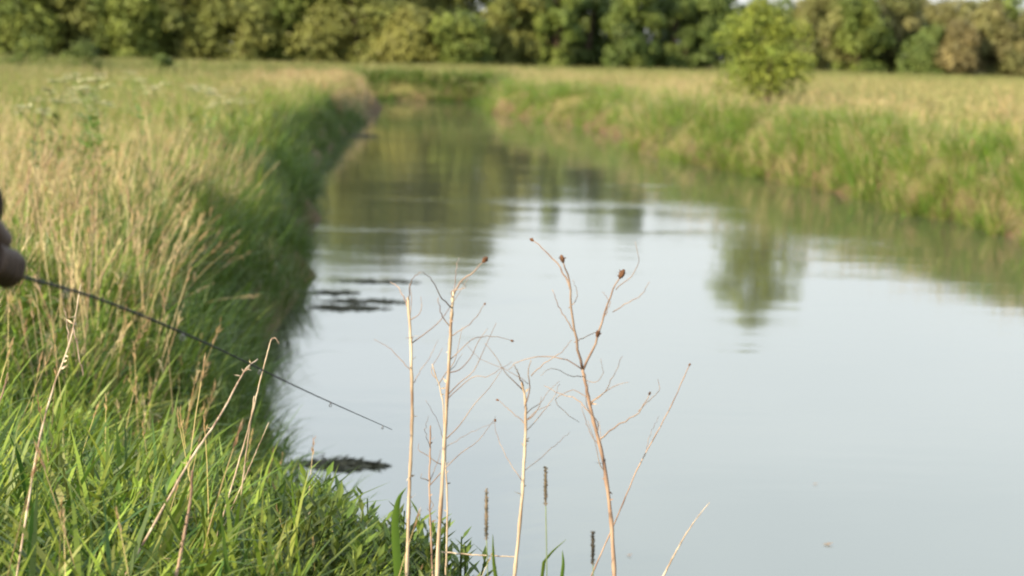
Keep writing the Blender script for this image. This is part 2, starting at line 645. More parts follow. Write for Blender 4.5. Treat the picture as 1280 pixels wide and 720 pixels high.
NV = 7
proto_set('leafy_weeds', [leafy(7, .22, .38, .10, WD, .030, .11) for _ in range(5)])
FR = [G1, G1, G2, G2, G3, G3, G4, (0.045, 0.085, 0.016), YG1]
proto_set('fresh_grass', [tuft(26, 0.14, 0.24, 0.54, 0.009, 0.019, FR, 0.40, (0.3, 1.9), 5) for _ in range(NV)]
          + [add_stalks(tuft(22, 0.14, 0.24, 0.5, 0.009, 0.018, FR + [ST3], 0.42, (0.3, 1.9), 5), 1, .12, .35, .6, .002, [ST1, YG2], [ST2, PK1], .08, .2) for _ in range(1)]
          + [leafy(5, .2, .36, .12, [G1, G2, G3, G4], .026, .10) for _ in range(3)])
proto_set('fresh_tall', [tuft(16, 0.12, 0.36, 0.66, 0.008, 0.016, [G1, G2, G3, G4, YG1], 0.32, (0.3, 1.6), 5) for _ in range(NV)])
proto_set('dry_mix', [add_stalks(tuft(24, 0.16, 0.26, 0.58, 0.006, 0.012, [G1, G2, G3, G1, G2, YG1, YG2, ST3], 0.28, (0.2, 1.2)),
                                 2 + k % 3, 0.15, 0.55, 1.05, 0.0032, [ST2, ST2, ST1, PK1], [ST2, ST2, PK1], 0.13, 0.18) for k in range(NV)])
proto_set('dry_lean', [add_stalks(tuft(8, 0.16, 0.3, 0.7, 0.006, 0.010, [ST1, ST2, ST3, YG1], 0.5, (0.3, 1.3)),
                                  9, 0.15, 0.6, 1.0, 0.0034, [ST1, ST2, ST2, PK1], [ST2, PK1, PK1], 0.16, 0.34, 0.1, 0.016) for _ in range(NV)])
proto_set('meadow_grass', [add_stalks(tuft(36, 0.24, 0.26, 0.55, 0.010, 0.016, [YG1, YG2, G1, G3, G3, G2], 0.3, (0.2, 1.0), 3),
                                      1 + k % 3, 0.24, 0.48, 0.72, 0.004, [SY1, YG2, ST1], [SY1, SY2, ST1, PK1], 0.11, 0.16, None, 0.022) for k in range(NV)])
proto_set('meadow_green', [tuft(34, 0.24, 0.22, 0.5, 0.011, 0.018, [G1, G3, YG1, G2], 0.3, (0.2, 1.0), 3) for _ in range(4)])
proto_set('straw_grass', [add_stalks(tuft(34, 0.3, 0.26, 0.5, 0.014, 0.022, [YG2, SY1, G3, SY2, SY1, YG2], 0.3, (0.2, 1.0), 3),
                                     4, 0.3, 0.45, 0.65, 0.005, [SY1, SY2, ST1], [SY1, ST1, SY2], 0.12, 0.16, None, 0.03) for _ in range(NV)])
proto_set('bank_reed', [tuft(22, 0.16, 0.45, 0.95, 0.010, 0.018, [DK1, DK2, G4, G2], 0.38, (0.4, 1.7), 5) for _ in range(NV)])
proto_set('bank_green', [tuft(26, 0.2, 0.35, 0.75, 0.010, 0.018, [BG1, BG2, BG1, BG3, BG3, YG1], 0.4, (0.4, 1.7), 4) for _ in range(NV)]
          + [add_stalks(tuft(18, 0.2, 0.35, 0.7, 0.010, 0.018, [BG1, BG2, YG1, ST1], 0.4, (0.4, 1.5), 4), 5, .2, .5, .8, .004, [ST1, ST2], [ST2, PK1], .12, .25, None, .022) for _ in range(2)])
proto_set('far_grass', [add_stalks(tuft(30, 0.5, 0.3, 0.55, 0.03, 0.05, [YG2, SY1, SY1, G3, SY2], 0.3, (0.2, 1.0), 2),
                                   5, 0.5, 0.45, 0.65, 0.010, [SY1, SY2], [YG2, SY1, SY2], 0.14, 0.16, None, 0.06) for _ in range(5)])
proto_set('far_reed', [tuft(30, 0.4, 0.6, 1.1, 0.025, 0.045, [DK1, DK2, G4, G2], 0.25, (0.2, 0.9), 3) for _ in range(5)])
proto_set('pink_grass', [add_stalks(tuft(12, 0.3, 0.4, 0.8, 0.010, 0.016, [ST2, PK1, PK1, ST1], 0.3, (0.2, 1.0), 3),
                                    14, 0.3, 0.6, 0.95, 0.005, [ST2, PK1, PK1], [PK1, PK1, ST2], 0.15, 0.2, None, 0.028) for _ in range(5)])


def scatter(name, proto, x, y, scale, label, cat='grass', sink=0.0, tilt=0.12, sub=None):
    """One stuff object: a cloud of points that carries tufts."""
    c, nvar = PROTO[proto]
    x, y = np.asarray(x, float), np.asarray(y, float)
    z = height(x, y) - sink
    n = len(x)
    me = bpy.data.meshes.new(name)
    me.from_pydata(np.stack([x, y, z], 1).tolist(), [], [])
    rot = np.stack([rng.normal(0, tilt, n), rng.normal(0, tilt, n), rng.uniform(0, 2 * math.pi, n)], 1)
    if proto == 'dry_lean':
        rot[:, 2] = rng.normal(0, 0.9, n)
    a = me.attributes.new('rot', 'FLOAT_VECTOR', 'POINT')
    a.data.foreach_set('vector', rot.ravel().astype(np.float32))
    a = me.attributes.new('scl', 'FLOAT', 'POINT')
    a.data.foreach_set('value', (np.asarray(scale) * np.ones(n) * rng.uniform(0.75, 1.25, n)).astype(np.float32))
    a = me.attributes.new('idx', 'INT', 'POINT')
    a.data.foreach_set('value', rng.integers(0, nvar, n).astype(np.int32))
    o = bpy.data.objects.new(name, me)
    COL.objects.link(o)
    tag(o, label, cat, kind='stuff')
    ng = bpy.data.node_groups.new(name, 'GeometryNodeTree')
    ng.interface.new_socket('Geometry', in_out='INPUT', socket_type='NodeSocketGeometry')
    ng.interface.new_socket('Geometry', in_out='OUTPUT', socket_type='NodeSocketGeometry')
    gi, go = ng.nodes.new('NodeGroupInput'), ng.nodes.new('NodeGroupOutput')
    ip = ng.nodes.new('GeometryNodeInstanceOnPoints')
    ci = ng.nodes.new('GeometryNodeCollectionInfo')
    ci.inputs['Collection'].default_value = c
    ci.inputs['Separate Children'].default_value = True
    ci.inputs['Reset Children'].default_value = True

    def named(nm, ty):
        q = ng.nodes.new('GeometryNodeInputNamedAttribute')
        q.data_type = ty
        q.inputs['Name'].default_value = nm
        return [s for s in q.outputs if s.enabled][0]
    e2r = ng.nodes.new('FunctionNodeEulerToRotation')
    K = ng.links.new
    K(gi.outputs[0], ip.inputs['Points'])
    K(ci.outputs[0], ip.inputs['Instance'])
    ip.inputs['Pick Instance'].default_value = True
    K(named('idx', 'INT'), ip.inputs['Instance Index'])
    K(named('rot', 'FLOAT_VECTOR'), e2r.inputs[0])
    K(e2r.outputs[0], ip.inputs['Rotation'])
    K(named('scl', 'FLOAT'), ip.inputs['Scale'])
    K(ip.outputs[0], go.inputs[0])
    md = o.modifiers.new('grass', 'NODES')
    md.node_group = ng
    return o


def region(y0, y1, dens, margin=1.25, side=None, xlim=None):
    """Random ground points in the stretch of view between two depths; dens per square metre."""
    hw0 = 0.27 * y1 * margin + 2.2
    x0, x1 = (-hw0, hw0) if xlim is None else xlim
    n = int((x1 - x0) * (y1 - y0) * dens)
    x, y = rng.uniform(x0, x1, n), rng.uniform(y0, y1, n)
    k = np.abs(x) < 0.27 * y * margin + 2.2
    x, y = x[k], y[k]
    s = sdist(x, y)
    # which bank: the right bank lies beyond the river's axis
    ax = np.interp(y, [0, 10, 27, 45, 70, 90, 100], [60, 3.0, 2.2, 0.5, -1.6, -3.5, -60])
    rt = x > ax
    return x, y, s, rt


def patch(x, y, sc, th, seed=0.0):
    return wob(x * sc + seed * 3.1, y * sc - seed * 1.7) > th


def keep(m, *a):
    return [q[m] for q in a]


def thin(m, p):
    return m & (rng.random(len(m)) < p)


# near left bank, lush green
x, y, s, rt = region(0.6, 10.5, 100)
lf = ~rt & (s > 0.05)
depth_keep = np.interp(y, [3.5, 6, 8.5, 9.5, 10.5], [1, 1, 0.95, 0.7, 0.45])  # share of tufts kept, thinning with depth
pxs = 640 + F * x / y
slope_x = np.interp(pxs, [150, 330, 430, 520, 600], [1, 0.85, 0.42, 0.18, 0.0])         # fewer and shorter tufts to the right, where the bank falls to the water
m = lf & (rng.random(len(x)) < depth_keep) & (rng.random(len(x)) < 0.10 + 0.9 * slope_x ** 0.7)
sc = (0.45 + 0.55 * slope_x) * (0.8 + 0.25 * np.clip(s / 2, 0, 1)) * np.interp(y, [3.5, 5.5, 8], [.72, .82, 1])
scatter('foreground_grass', 'fresh_grass', x[m], y[m], sc[m], 'lush green grass covering the near left bank')
mw = lf & (pxs > 300) & (pxs < 590) & (s > .35) & (y > 4.3) & (rng.random(len(x)) < np.interp(pxs, [300, 390, 520, 560, 590], [.05, .30, .36, .25, 0]))
scatter('bank_weeds', 'leafy_weeds', x[mw], y[mw], np.interp(pxs[mw], [300, 420, 520, 590], [.95, .85, .8, .6]), 'low leafy weeds covering the tip of the near bank', 'weeds')
mn = lf & (pxs > 500) & (y < 6.6) & (rng.random(len(x)) < .45)
scatter('foreground_grass', 'fresh_grass', x[mn], y[mn], .40, 'short grass on the slope below the dead stems')
m2 = lf & (pxs < 260) & (y > 5) & (rng.random(len(x)) < 0.06)
scatter('foreground_grass', 'fresh_tall', x[m2], y[m2], 0.9, 'taller broad green blades among the near bank grass')
m3 = lf & (s > 0.7) & (y > 7.6) & (rng.random(len(x)) < np.interp(y, [7.6, 9.0, 10.5], [0.02, 0.16, 0.36]))
scatter('dry_grass', 'dry_mix', x[m3], y[m3], 0.80, 'mixed green and straw seeding grass behind the lush bank grass')

# left bank 10.5 - 26 m: dry stalks leaning to the water over green
x, y, s, rt = region(10.5, 26, 26)
lf = ~rt & (s > 0.0)
m = lf & (s > 0.55) & (rng.random(len(x)) < 0.50)
scatter('dry_grass', 'dry_mix', x[m], y[m], 0.70 + 0.30 * wob(x[m] * .8, y[m] * .8), 'straw stalks and green blades on the middle of the left bank')
m = lf & (s > 0.45) & (s < 2.6) & (y < 20) & patch(x, y, .5, -.1, 3) & (rng.random(len(x)) < 0.10)
scatter('dry_grass', 'dry_lean', x[m], y[m], 0.68, 'pinkish dry grass leaning from the left bank over the water')
m = lf & (s > 0.4) & (rng.random(len(x)) < 0.80)
scatter('meadow_grass', 'fresh_tall', x[m], y[m], 0.75, 'green blades growing through the dry grass on the left bank')
x, y, s, rt = region(8.5, 30, 34, xlim=(-6, 0.4))
m = ~rt & (s > 0.0) & (s < 1.0) & patch(x, y, .9, -.22, 5) & (rng.random(len(x)) < 0.85)
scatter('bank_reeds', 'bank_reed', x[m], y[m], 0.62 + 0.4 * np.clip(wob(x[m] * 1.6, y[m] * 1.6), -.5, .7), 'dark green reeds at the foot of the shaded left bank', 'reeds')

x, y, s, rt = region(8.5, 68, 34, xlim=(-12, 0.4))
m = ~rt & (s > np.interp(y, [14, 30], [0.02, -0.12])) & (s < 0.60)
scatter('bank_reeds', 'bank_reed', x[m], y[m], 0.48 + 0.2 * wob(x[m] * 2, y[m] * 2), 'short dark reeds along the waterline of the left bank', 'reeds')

# left bank 26 - 66 m
x, y, s, rt = region(26, 66, 11)
lf = ~rt & (s > 0.0)
pt = patch(x, y, 0.16, 0.05, 1)
m = lf & (s > 0.7) & thin(~pt, 1.0)
scatter('meadow_grass', 'meadow_grass', x[m], y[m], 1.0, 'yellow green seeding grass on the left meadow')
m = lf & (s > 0.7) & thin(pt, 0.9)
scatter('meadow_grass', 'meadow_green', x[m], y[m], 1.0, 'greener patches of grass on the left meadow')
m = lf & (s > 0.7) & pt & (rng.random(len(x)) < 0.35)
scatter('meadow_grass', 'meadow_grass', x[m], y[m], 1.0, 'seeding grass among the greener patches of the left meadow')
x, y, s, rt = region(29, 70, 14, xlim=(-12, -1))
m = ~rt & (s > 0.0) & (s < 0.65) & patch(x, y, .5, -.25, 6) & (rng.random(len(x)) < 0.9)
scatter('bank_reeds', 'bank_reed', x[m], y[m], 0.72 + 0.45 * wob(x[m], y[m]), 'dark green reeds along the far part of the left bank', 'reeds')
m = ~rt & (s > 0.5) & (s < 2.2) & (rng.random(len(x)) < np.interp(y, [29, 42, 50, 62, 70], [.0, .08, .6, .9, .2]))
scatter('meadow_grass', 'bank_green', x[m], y[m], 0.85, 'fresh green grass on the left bank near the bend')
x, y, s, rt = region(52, 82, 7, xlim=(-14, -2))
m = ~rt & (s > 0.1) & (s < 3.2) & (y > 58) & (rng.random(len(x)) < .6)
scatter('dry_grass', 'pink_grass', x[m], y[m], 0.66, 'pinkish dry grass on the left bank point at the bend')

# left and far meadow beyond
x, y, s, rt = region(64, 150, 3.2, 1.35)
m = (~rt | (y > 100)) & (s > 0.8)
pt = patch(x, y, 0.09, 0.08, 2)
scatter('meadow_grass', 'far_grass', x[m], y[m], 0.95, 'pale straw and green grass of the far left meadow')
mm = m & pt
scatter('meadow_grass', 'meadow_green', x[mm], y[mm], 1.3, 'greener patches on the far left meadow')
x, y, s, rt = region(91, 108, 8, xlim=(-34, 6))
m = (y > 91) & (s > -0.6) & (s < 2.4)
scatter('bank_reeds', 'far_reed', x[m], y[m], 0.62, 'dark reed bed on the far bank where the river bends', 'reeds')

x, y, s, rt = region(91, 112, 6, xlim=(-34, 6))
m = (y > 91) & (s > 0.9) & (s < 5)
scatter('bank_grass', 'bank_green', x[m], y[m], 0.9, 'light green grass on the low far bank at the bend')

# right bank
x, y, s, rt = region(12, 46, 26, 1.3, xlim=(1.5, 17))
rm = rt & (s > -0.12)
bare = np.zeros(len(x), bool)
for qx, qy, qr in ((1125, 256, .42), (1274, 300, .35), (1060, 246, .2)):
    q = onz(qx, qy)
    bare |= (np.hypot(x - q[0], (y - q[1]) * .6) < qr) & (s < .32)
m = rm & (s < 2.3) & ~bare
scatter('bank_grass', 'bank_green', x[m], y[m], 0.78 + 0.24 * wob(x[m] * .7, y[m] * .7), 'lush green grass hanging down the right bank')
m = rm & (s > -.1) & (s < .16) & ~bare & (rng.random(len(x)) < .7)  # dark blades stand in for the shade of the undercut
scatter('bank_reeds', 'bank_reed', x[m], y[m], .42, 'short blades put in dark as the shade under the right bank edge', 'reeds')
m = rm & (s > 1.9) & (rng.random(len(x)) < 0.42)
scatter('meadow_grass', 'straw_grass', x[m], y[m], 1.0, 'pale straw grass of the right meadow behind the bank')
m = rm & (s > 1.5) & (s < 4) & (rng.random(len(x)) < 0.16)
scatter('meadow_grass', 'meadow_green', x[m], y[m], 1.05, 'green grass along the top of the right bank')
m = rm & (s > 0.5) & (s < 3.0) & patch(x, y, 0.30, 0.16, 7) & (rng.random(len(x)) < 0.5) & (y < 36)
scatter('dry_grass', 'pink_grass', x[m], y[m], 0.85, 'tan dry grass clumps on top of the right bank')
x, y, s, rt = region(46, 100, 12, 1.3, xlim=(-4, 34))
rm = rt & (s > -0.15)
m = rm & (s < 2.4)
scatter('bank_grass', 'bank_green', x[m], y[m], 0.84 + 0.25 * wob(x[m] * .5, y[m] * .5), 'green grass on the far part of the right bank')
m = rm & (s > 2.0) & (rng.random(len(x)) < 0.6)
scatter('meadow_grass', 'straw_grass', x[m], y[m], 1.0, 'pale straw grass of the middle right meadow')
x, y, s, rt = region(98, 170, 2.4, 1.35)
m = (x > -6) & (s > 4)
scatter('meadow_grass', 'far_grass', x[m], y[m], 1.05, 'pale grass of the far right meadow below the woods')


# ------------------------------------------------------------------ trees
def ground_z(x, y):
    return float(height(np.array([x]), np.array([y]))[0])


def tree(name, label, cat, x, y, h, rx, base, cols, leaf, nleaf, nlobe, seed, group=None, ry=None, shape='round', open_=0.0, trunk_r=None, limbs=6):
    """Tapered trunk with limbs; the crown is many small leaves spread over uneven lobes."""
    g = np.random.default_rng(seed)
    ry = ry or rx
    z0 = ground_z(x, y) - 0.05
    root = empty(name, (x, y, z0), label, cat, group)
    tr = trunk_r or 0.022 * h
    low = base if open_ else -0.16 * h
    ch = h - low
    cz = low + ch * 0.5
    lobes = []
    for i in range(nlobe):
        u = g.normal(0, 1, 3)
        u /= np.linalg.norm(u)
        q = g.uniform(0.45, 1.02 if open_ else 0.86)
        zz = u[2] * q
        if shape == 'tall':
            wid = np.interp(zz, [-1, -0.3, 0.5, 1], [0.8, 1.0, 0.75, 0.3])
        elif shape == 'dome':
            wid = np.interp(zz, [-1, -0.5, 0.2, 1], [1.0, 1.08, 0.95, 0.5])
        else:
            wid = np.interp(zz, [-1, 0, 1], [0.8, 1.0, 0.8])
        c = np.array([u[0] * q * rx * wid, u[1] * q * ry * wid, cz + zz * ch * 0.5])
        rad = g.uniform(0.18 - 0.05 * bool(open_), 0.40) * min(rx, ch * 0.5) * (1.15 if shape != 'tall' else 1.0)
        lobes.append((c, rad, np.array(cols[g.integers(len(cols))]) * g.uniform(0.8, 1.22) * (1.0 if open_ else 1.25)))
    b = MB()
    w = np.array([l[1] ** 2 for l in lobes])
    cnt = np.maximum(6, (nleaf * w / w.sum()).astype(int))
    V, C, k = [], [], 0
    for (c, rad, col), n in zip(lobes, cnt):
        u = g.normal(0, 1, (n, 3))
        u /= np.linalg.norm(u, axis=1)[:, None]
        u[:, 2] = np.where(u[:, 2] < -0.55, -u[:, 2], u[:, 2])
        r_ = rad * (g.uniform(0.35, 1.0, n) ** 0.45) * (1 + 0.22 * np.sin(u[:, 0] * 5 + u[:, 1] * 4 + seed))
        p = c + u * r_[:, None] + g.normal(0, 0.05 * rad, (n, 3))
        p[:, 2] = np.maximum(p[:, 2], 0.05 + 0.5 * base * g.random(n))
        nrm = u + g.normal(0, 0.40, (n, 3))
        nrm /= np.linalg.norm(nrm, axis=1)[:, None]
        t = np.cross(nrm, g.normal(0, 1, (n, 3)))
        t /= np.linalg.norm(t, axis=1)[:, None]
        bt = np.cross(nrm, t)
        sz = leaf * g.uniform(0.6, 1.3, n)[:, None]
        q = np.stack([p - t * sz * 0.5, p + bt * sz * 0.32, p + t * sz * 0.5, p - bt * sz * 0.32], 1)
        V.append(q.reshape(-1, 3))
        cc = col * g.uniform(0.8, 1.2, (n, 1))
        C.append(np.repeat(cc, 4, 0))
        k += n
    b.v = [np.concatenate(V)]
    b.c = [np.concatenate(C)]
    b.f = np.arange(4 * k).reshape(-1, 4).tolist()
    b.n = 4 * k
    b.obj('crown', M_LEAF, root)
    t_ = MB()
    top = np.array([g.normal(0, 0.05 * h), g.normal(0, 0.03 * h), low + ch * 0.72])
    mid = np.array([g.normal(0, 0.02 * h), 0, low + ch * 0.35])
    axis_pts = spline([np.array([0, 0, -0.1]), mid, top], 10)
    t_.tube(axis_pts, np.linspace(tr * 1.2, tr * 0.25, len(axis_pts)), 8)
    for j in range(limbs):
        c, rad, _ = lobes[j % nlobe]
        st = axis_pts[min(len(axis_pts) - 2, 3 + g.integers(0, max(1, len(axis_pts) - 5)))]
        mid_ = (st + c) / 2 + np.array([0, 0, -0.06 * h])
        lp = spline([st, mid_, c], 6)
        t_.tube(lp, np.linspace(tr * 0.5, tr * 0.12, len(lp)), 5)
    t_.obj('trunk', M_BARK, root, True)
    return root


OL = [(0.114, 0.126, 0.034), (0.130, 0.138, 0.038), (0.098, 0.112, 0.030)]
OY = [(0.120, 0.128, 0.034), (0.112, 0.124, 0.032), (0.130, 0.134, 0.038)]
GR = [(0.085, 0.112, 0.024), (0.105, 0.130, 0.028), (0.070, 0.096, 0.022)]
DG = [(0.060, 0.084, 0.021), (0.074, 0.098, 0.024), (0.050, 0.072, 0.018)]
GD = [(0.132, 0.136, 0.033), (0.122, 0.130, 0.030), (0.142, 0.142, 0.038)]
BR = [(0.110, 0.106, 0.040), (0.102, 0.104, 0.037), (0.118, 0.108, 0.044)]
GG = [(0.120, 0.122, 0.042), (0.100, 0.112, 0.038), (0.135, 0.128, 0.05)]
PKB = [(0.135, 0.112, 0.048), (0.122, 0.106, 0.045)]


def lx(px, d):
    return (px - 640) / F * d


# (photo x, distance, height, radius, crown base, colours, shape, name, label)
front = [
    (-95, 127, 9.5, 4.2, 0.5, OL, 'dome', 'bushy_tree', 'olive tree beyond the left end of the wood, half out of view'),
    (15, 126, 8.0, 3.6, 0.4, GR, 'dome', 'bushy_tree', 'green bushy tree at the left end of the far wood, in the photo corner'),
    (88, 128, 9.5, 3.4, 0.5, OL, 'round', 'bushy_tree', 'olive tree standing behind the dark low bushes at the left meadow edge'),
    (155, 127, 7.0, 3.2, 0.3, GR, 'dome', 'bushy_tree', 'low green tree between two olive trees on the left'),
    (222, 129, 10.5, 3.8, 0.4, OL, 'dome', 'bushy_tree', 'broad olive tree with yellowish top in the middle of the left wood'),
    (300, 127, 6.8, 2.9, 0.3, OL, 'dome', 'bushy_tree', 'low rounded olive tree left of the tall green one'),
    (358, 129, 11.0, 3.5, 0.4, GR, 'round', 'bushy_tree', 'tall fresh green tree above the left bank of the river'),
    (437, 128, 8.2, 3.9, 0.5, OY, 'dome', 'bushy_tree', 'wide olive brown tree left of the low domed golden tree'),
    (512, 127, 4.6, 2.9, 0.2, GD, 'dome', 'bushy_tree', 'low golden green dome shaped tree over dark undergrowth, by the bend'),
    (566, 126, 4.2, 2.3, 0.2, GR, 'dome', 'bushy_tree', 'low dark green tree touching the golden dome shaped tree'),
    (632, 129, 8.6, 2.7, 0.2, OL, 'tall', 'tall_tree', 'olive green tree at the left start of the dense dark row'),
    (684, 129, 8.2, 2.0, 0.2, GR, 'tall', 'tall_tree', 'narrow green tree second in the dense row above the river'),
    (728, 133, 8.6, 2.0, 0.1, DG, 'tall', 'tall_tree', 'set back tree coloured dark for the shadow between two lighter columns of the dense row'),  # shadow between the columns put into the leaf colour
    (782, 129, 8.6, 2.3, 0.1, DG + GR, 'tall', 'tall_tree', 'tall light green column in the middle of the dense row'),
    (836, 131, 8.4, 2.1, 0.1, DG, 'tall', 'tall_tree', 'tree darkened in colour for shade, next to the end of the dense row'),  # this tree and the next carry the end's shade in their leaf colour
    (877, 131, 7.8, 1.9, 0.0, DG, 'tall', 'tall_tree', 'tree ending the dense row, shade put into its blackish green, left of the lone tree'),
    (1020, 140, 7.3, 2.6, 0.2, GG, 'round', 'wood_tree', 'grey green tree right behind the lone tree, first of the right wood'),
    (1062, 138, 6.2, 2.3, 0.2, GR, 'dome', 'wood_tree', 'dark based green tree in the left part of the right wood'),
    (1110, 141, 7.6, 2.6, 0.3, GG, 'round', 'wood_tree', 'tall grey green tree in the middle of the right wood'),
    (1150, 137, 4.0, 2.2, 0.2, DG, 'dome', 'wood_tree', 'low dark green bush tree in front of the right wood'),
    (1188, 136, 4.2, 2.0, 0.2, PKB, 'dome', 'wood_tree', 'low pinkish brown tree at the edge of the right wood'),
    (1228, 138, 6.6, 2.2, 0.3, BR, 'tall', 'wood_tree', 'brownish slender tree between pinkish bush and the right end'),
    (1270, 137, 5.6, 2.2, 0.2, BR, 'round', 'wood_tree', 'brown green tree cut by the right edge of the photo'),
    (1340, 138, 7.2, 2.8, 0.2, GG, 'round', 'wood_tree', 'grey green tree just outside the right edge'),
]
sd_ = 100
for (px, d, h, rx, base, cols, shp, nm, lab) in front:
    sd_ += 1
    tree(nm, lab, 'tree', lx(px, d), d, h, rx, base, cols, 0.27, int(2300 * rx * h / 8 + 6400), int(30 + 3.6 * rx * h / 4), sd_, None, None, shp)
# second row, closing the wood behind
back = []
for px in range(-420, 610, 50):
    back.append((px + rng.uniform(-12, 12), rng.uniform(137, 146), rng.uniform(12.0, 14.5), rng.uniform(3.6, 4.4), 1.0, [OL, GR, OY, OL][len(back) % 4], 'round'))
nb1 = len(back)
for px in range(640, 880, 52):
    back.append((px + rng.uniform(-8, 8), rng.uniform(137, 142), rng.uniform(7.6, 8.4), 2.7, 0.1, DG, 'tall'))
nb2 = len(back)
for px in range(1030, 1640, 44):
    back.append((px + rng.uniform(-10, 10), rng.uniform(146, 154), rng.uniform(6.6, 7.8), rng.uniform(2.6, 3.2), 0.4, [GG, BR, GG, GR][len(back) % 4], 'round'))
nb3 = len(back)
for px in range(900, 1010, 36):
    back.append((px, 152, 6.0, 2.6, 0.1, DG, 'dome'))
for i, (px, d, h, rx, base, cols, shp) in enumerate(back):
    sd_ += 1
    if i < nb1:
        lab, grp = 'tall tree in the back row of the left wood, only its upper crown showing', 'back row of the left wood'
    elif i < nb2:
        lab, grp = 'dark tree behind the dense row, filling a gap between its trunks', 'back row of the dense dark row'
    elif i < nb3:
        lab, grp = 'grey green tree in the back row of the right wood', 'back row of the right wood'
    else:
        lab, grp = 'far dark tree low behind the lone tree', 'far trees behind the lone tree'
    tree('wood_tree', lab, 'tree', lx(px, d), d, h, rx, base, cols, 0.32, int(1500 * rx * h / 8 + 4400), int(34 + 3 * rx * h / 4), sd_, grp, None, shp)

# the lone tree on the right bank
tp = at(956, 118, 47.5)
tree('lone_tree', 'small yellow green tree standing alone on the right bank', 'tree', tp[0], 47.5, 2.84, 1.12, 0.36,
     [(0.150, 0.188, 0.028), (0.178, 0.208, 0.034), (0.120, 0.158, 0.025)], 0.085, 7800, 50, 102, None, None, 'dome', 1.0, trunk_r=0.06, limbs=14)

# low dark bushes on the left meadow
for i, (px, py, d, w_, h_, lab) in enumerate([
        (34, 84, 78, 1.0, 1.05, 'dark low bush at the left edge of the far meadow'),
        (104, 90, 70, 0.95, 0.6, 'flat dark green bush right of the taller one on the left meadow'),
        (205, 92, 72, 0.55, 0.55, 'small dark green bush alone on the left meadow')]):
    q = at(px, py, d)
    tree('low_bush', lab, 'bush', q[0], d, h_ + 0.9, w_, 0.05, DG + GR, 0.12, 1500, 26, 300 + i, None, None, 'dome', trunk_r=0.03)

# ------------------------------------------------------------------ cow parsley
def parsley(seed):
    g = np.random.default_rng(seed)
    st, lf, fls = MB(), MB(), []
    h = g.uniform(0.8, 1.0)
    p = [np.array([0, 0, -0.03]), np.array([g.normal(0, .03), g.normal(0, .03), h * .5]), np.array([g.normal(0, .05), g.normal(0, .05), h * .8])]
    st.tube(spline(p, 8), np.linspace(.006, .004, 9), 5, (0.16, 0.22, 0.06))
    for k in range(6):
        a = k * 1.05 + g.normal(0, .2)
        e = p[2] + np.array([math.cos(a) * g.uniform(.06, .16), math.sin(a) * g.uniform(.06, .16), h * g.uniform(.08, .22)])
        st.tube(spline([p[2], (p[2] + e) / 2 + [0, 0, -.01], e], 5), .003, 4, (0.18, 0.24, 0.07))
        fl = MB()
        fls.append(fl)
        for _ in range(26):
            r, b = .055 * math.sqrt(g.random()), g.uniform(0, 6.28)
            q = e + np.array([r * math.cos(b), r * math.sin(b), g.normal(0.012 - 4 * r * r, .004)])
            fl.tube([e - [0, 0, .012], q], .0011, 3, (0.2, 0.24, 0.08), False)
            fl.leaf(q, [math.cos(b), math.sin(b), g.normal(0, .25)], [0, 0, 1], .024, .022, np.array((0.58, 0.55, 0.33)) * g.uniform(.85, 1.1))
    for k in range(26):
        t = g.uniform(.1, .7)
        a = g.uniform(0, 6.28)
        q = np.array([0, 0, h * t])
        lf.leaf(q, [math.cos(a), math.sin(a), .4], [0, 0, 1], g.uniform(.1, .2), .05, np.array(G2) * g.uniform(.8, 1.2))
    return st, fls, lf


pmesh = []
for k in range(4):
    st, fls, lf = parsley(500 + k)
    pmesh.append([('stalk', st.mesh('stalk', M_GRASS)), ('leaves', lf.mesh('leaves', M_GRASS))] + [('flower_umbel', q.mesh('flower_umbel', M_GRASS)) for q in fls])
g = np.random.default_rng(12)
cnt = 0
while cnt < 16:
    yy = g.uniform(15, 30)
    xx = g.uniform(-0.25 * yy, -1.0)
    ss = float(sdist(np.array([xx]), np.array([yy]))[0])
    if not (0.5 < ss < 2.8) or xx > 0:
        continue
    r_ = empty('cow_parsley', (xx, yy, ground_z(xx, yy)), 'cream flowering cow parsley in the seeding grass along the left bank edge', 'wildflower', 'cow parsley along the left bank')
    r_.rotation_euler = (g.normal(0, .08), g.normal(0, .08), g.uniform(0, 6.28))
    sc_ = g.uniform(.85, 1.15)
    r_.scale = (sc_, sc_, sc_)
    tri = pmesh[cnt % 4]
    for nm, me_ in tri:
        o = bpy.data.objects.new(nm, me_)
        COL.objects.link(o)
        o.parent = r_
    cnt += 1

# ------------------------------------------------------------------ dead stems in front of the water
DST = 4.5


def pth(pts, depth, n=18, wig=0.0):
    d = depth if hasattr(depth, '__len__') else [depth] * len(pts)
    q = spline([at(px, py, dd) for (px, py), dd in zip(pts, d)], n)
    if wig:
        q[1:-1] += rng.normal(0, wig, (len(q) - 2, 3))
    return q


def seed_head(p, d, size, root, parent):
    size = size * .82
    b = MB()
    d = np.asarray(d, float)
    d /= np.linalg.norm(d) + 1e-9
    pr = [(-.9, .25), (-.4, .8), (0.1, 1.0), (.6, .75), (1.0, .35)]
    b.tube([p + d * size * t for t, _ in pr], [size * .55 * r for _, r in pr], 7)
    for _ in range(26):                       # withered bracts sticking out
        u = rng.normal(0, 1, 3) + d * 0.9
        u /= np.linalg.norm(u)
        b.leaf(p + u * size * .25, u, rng.normal(0, 1, 3), size * rng.uniform(.4, .85), size * .28, (0.3, 0.2, 0.1))
    o = b.obj('seed_head', M_SEED, parent)
    return o


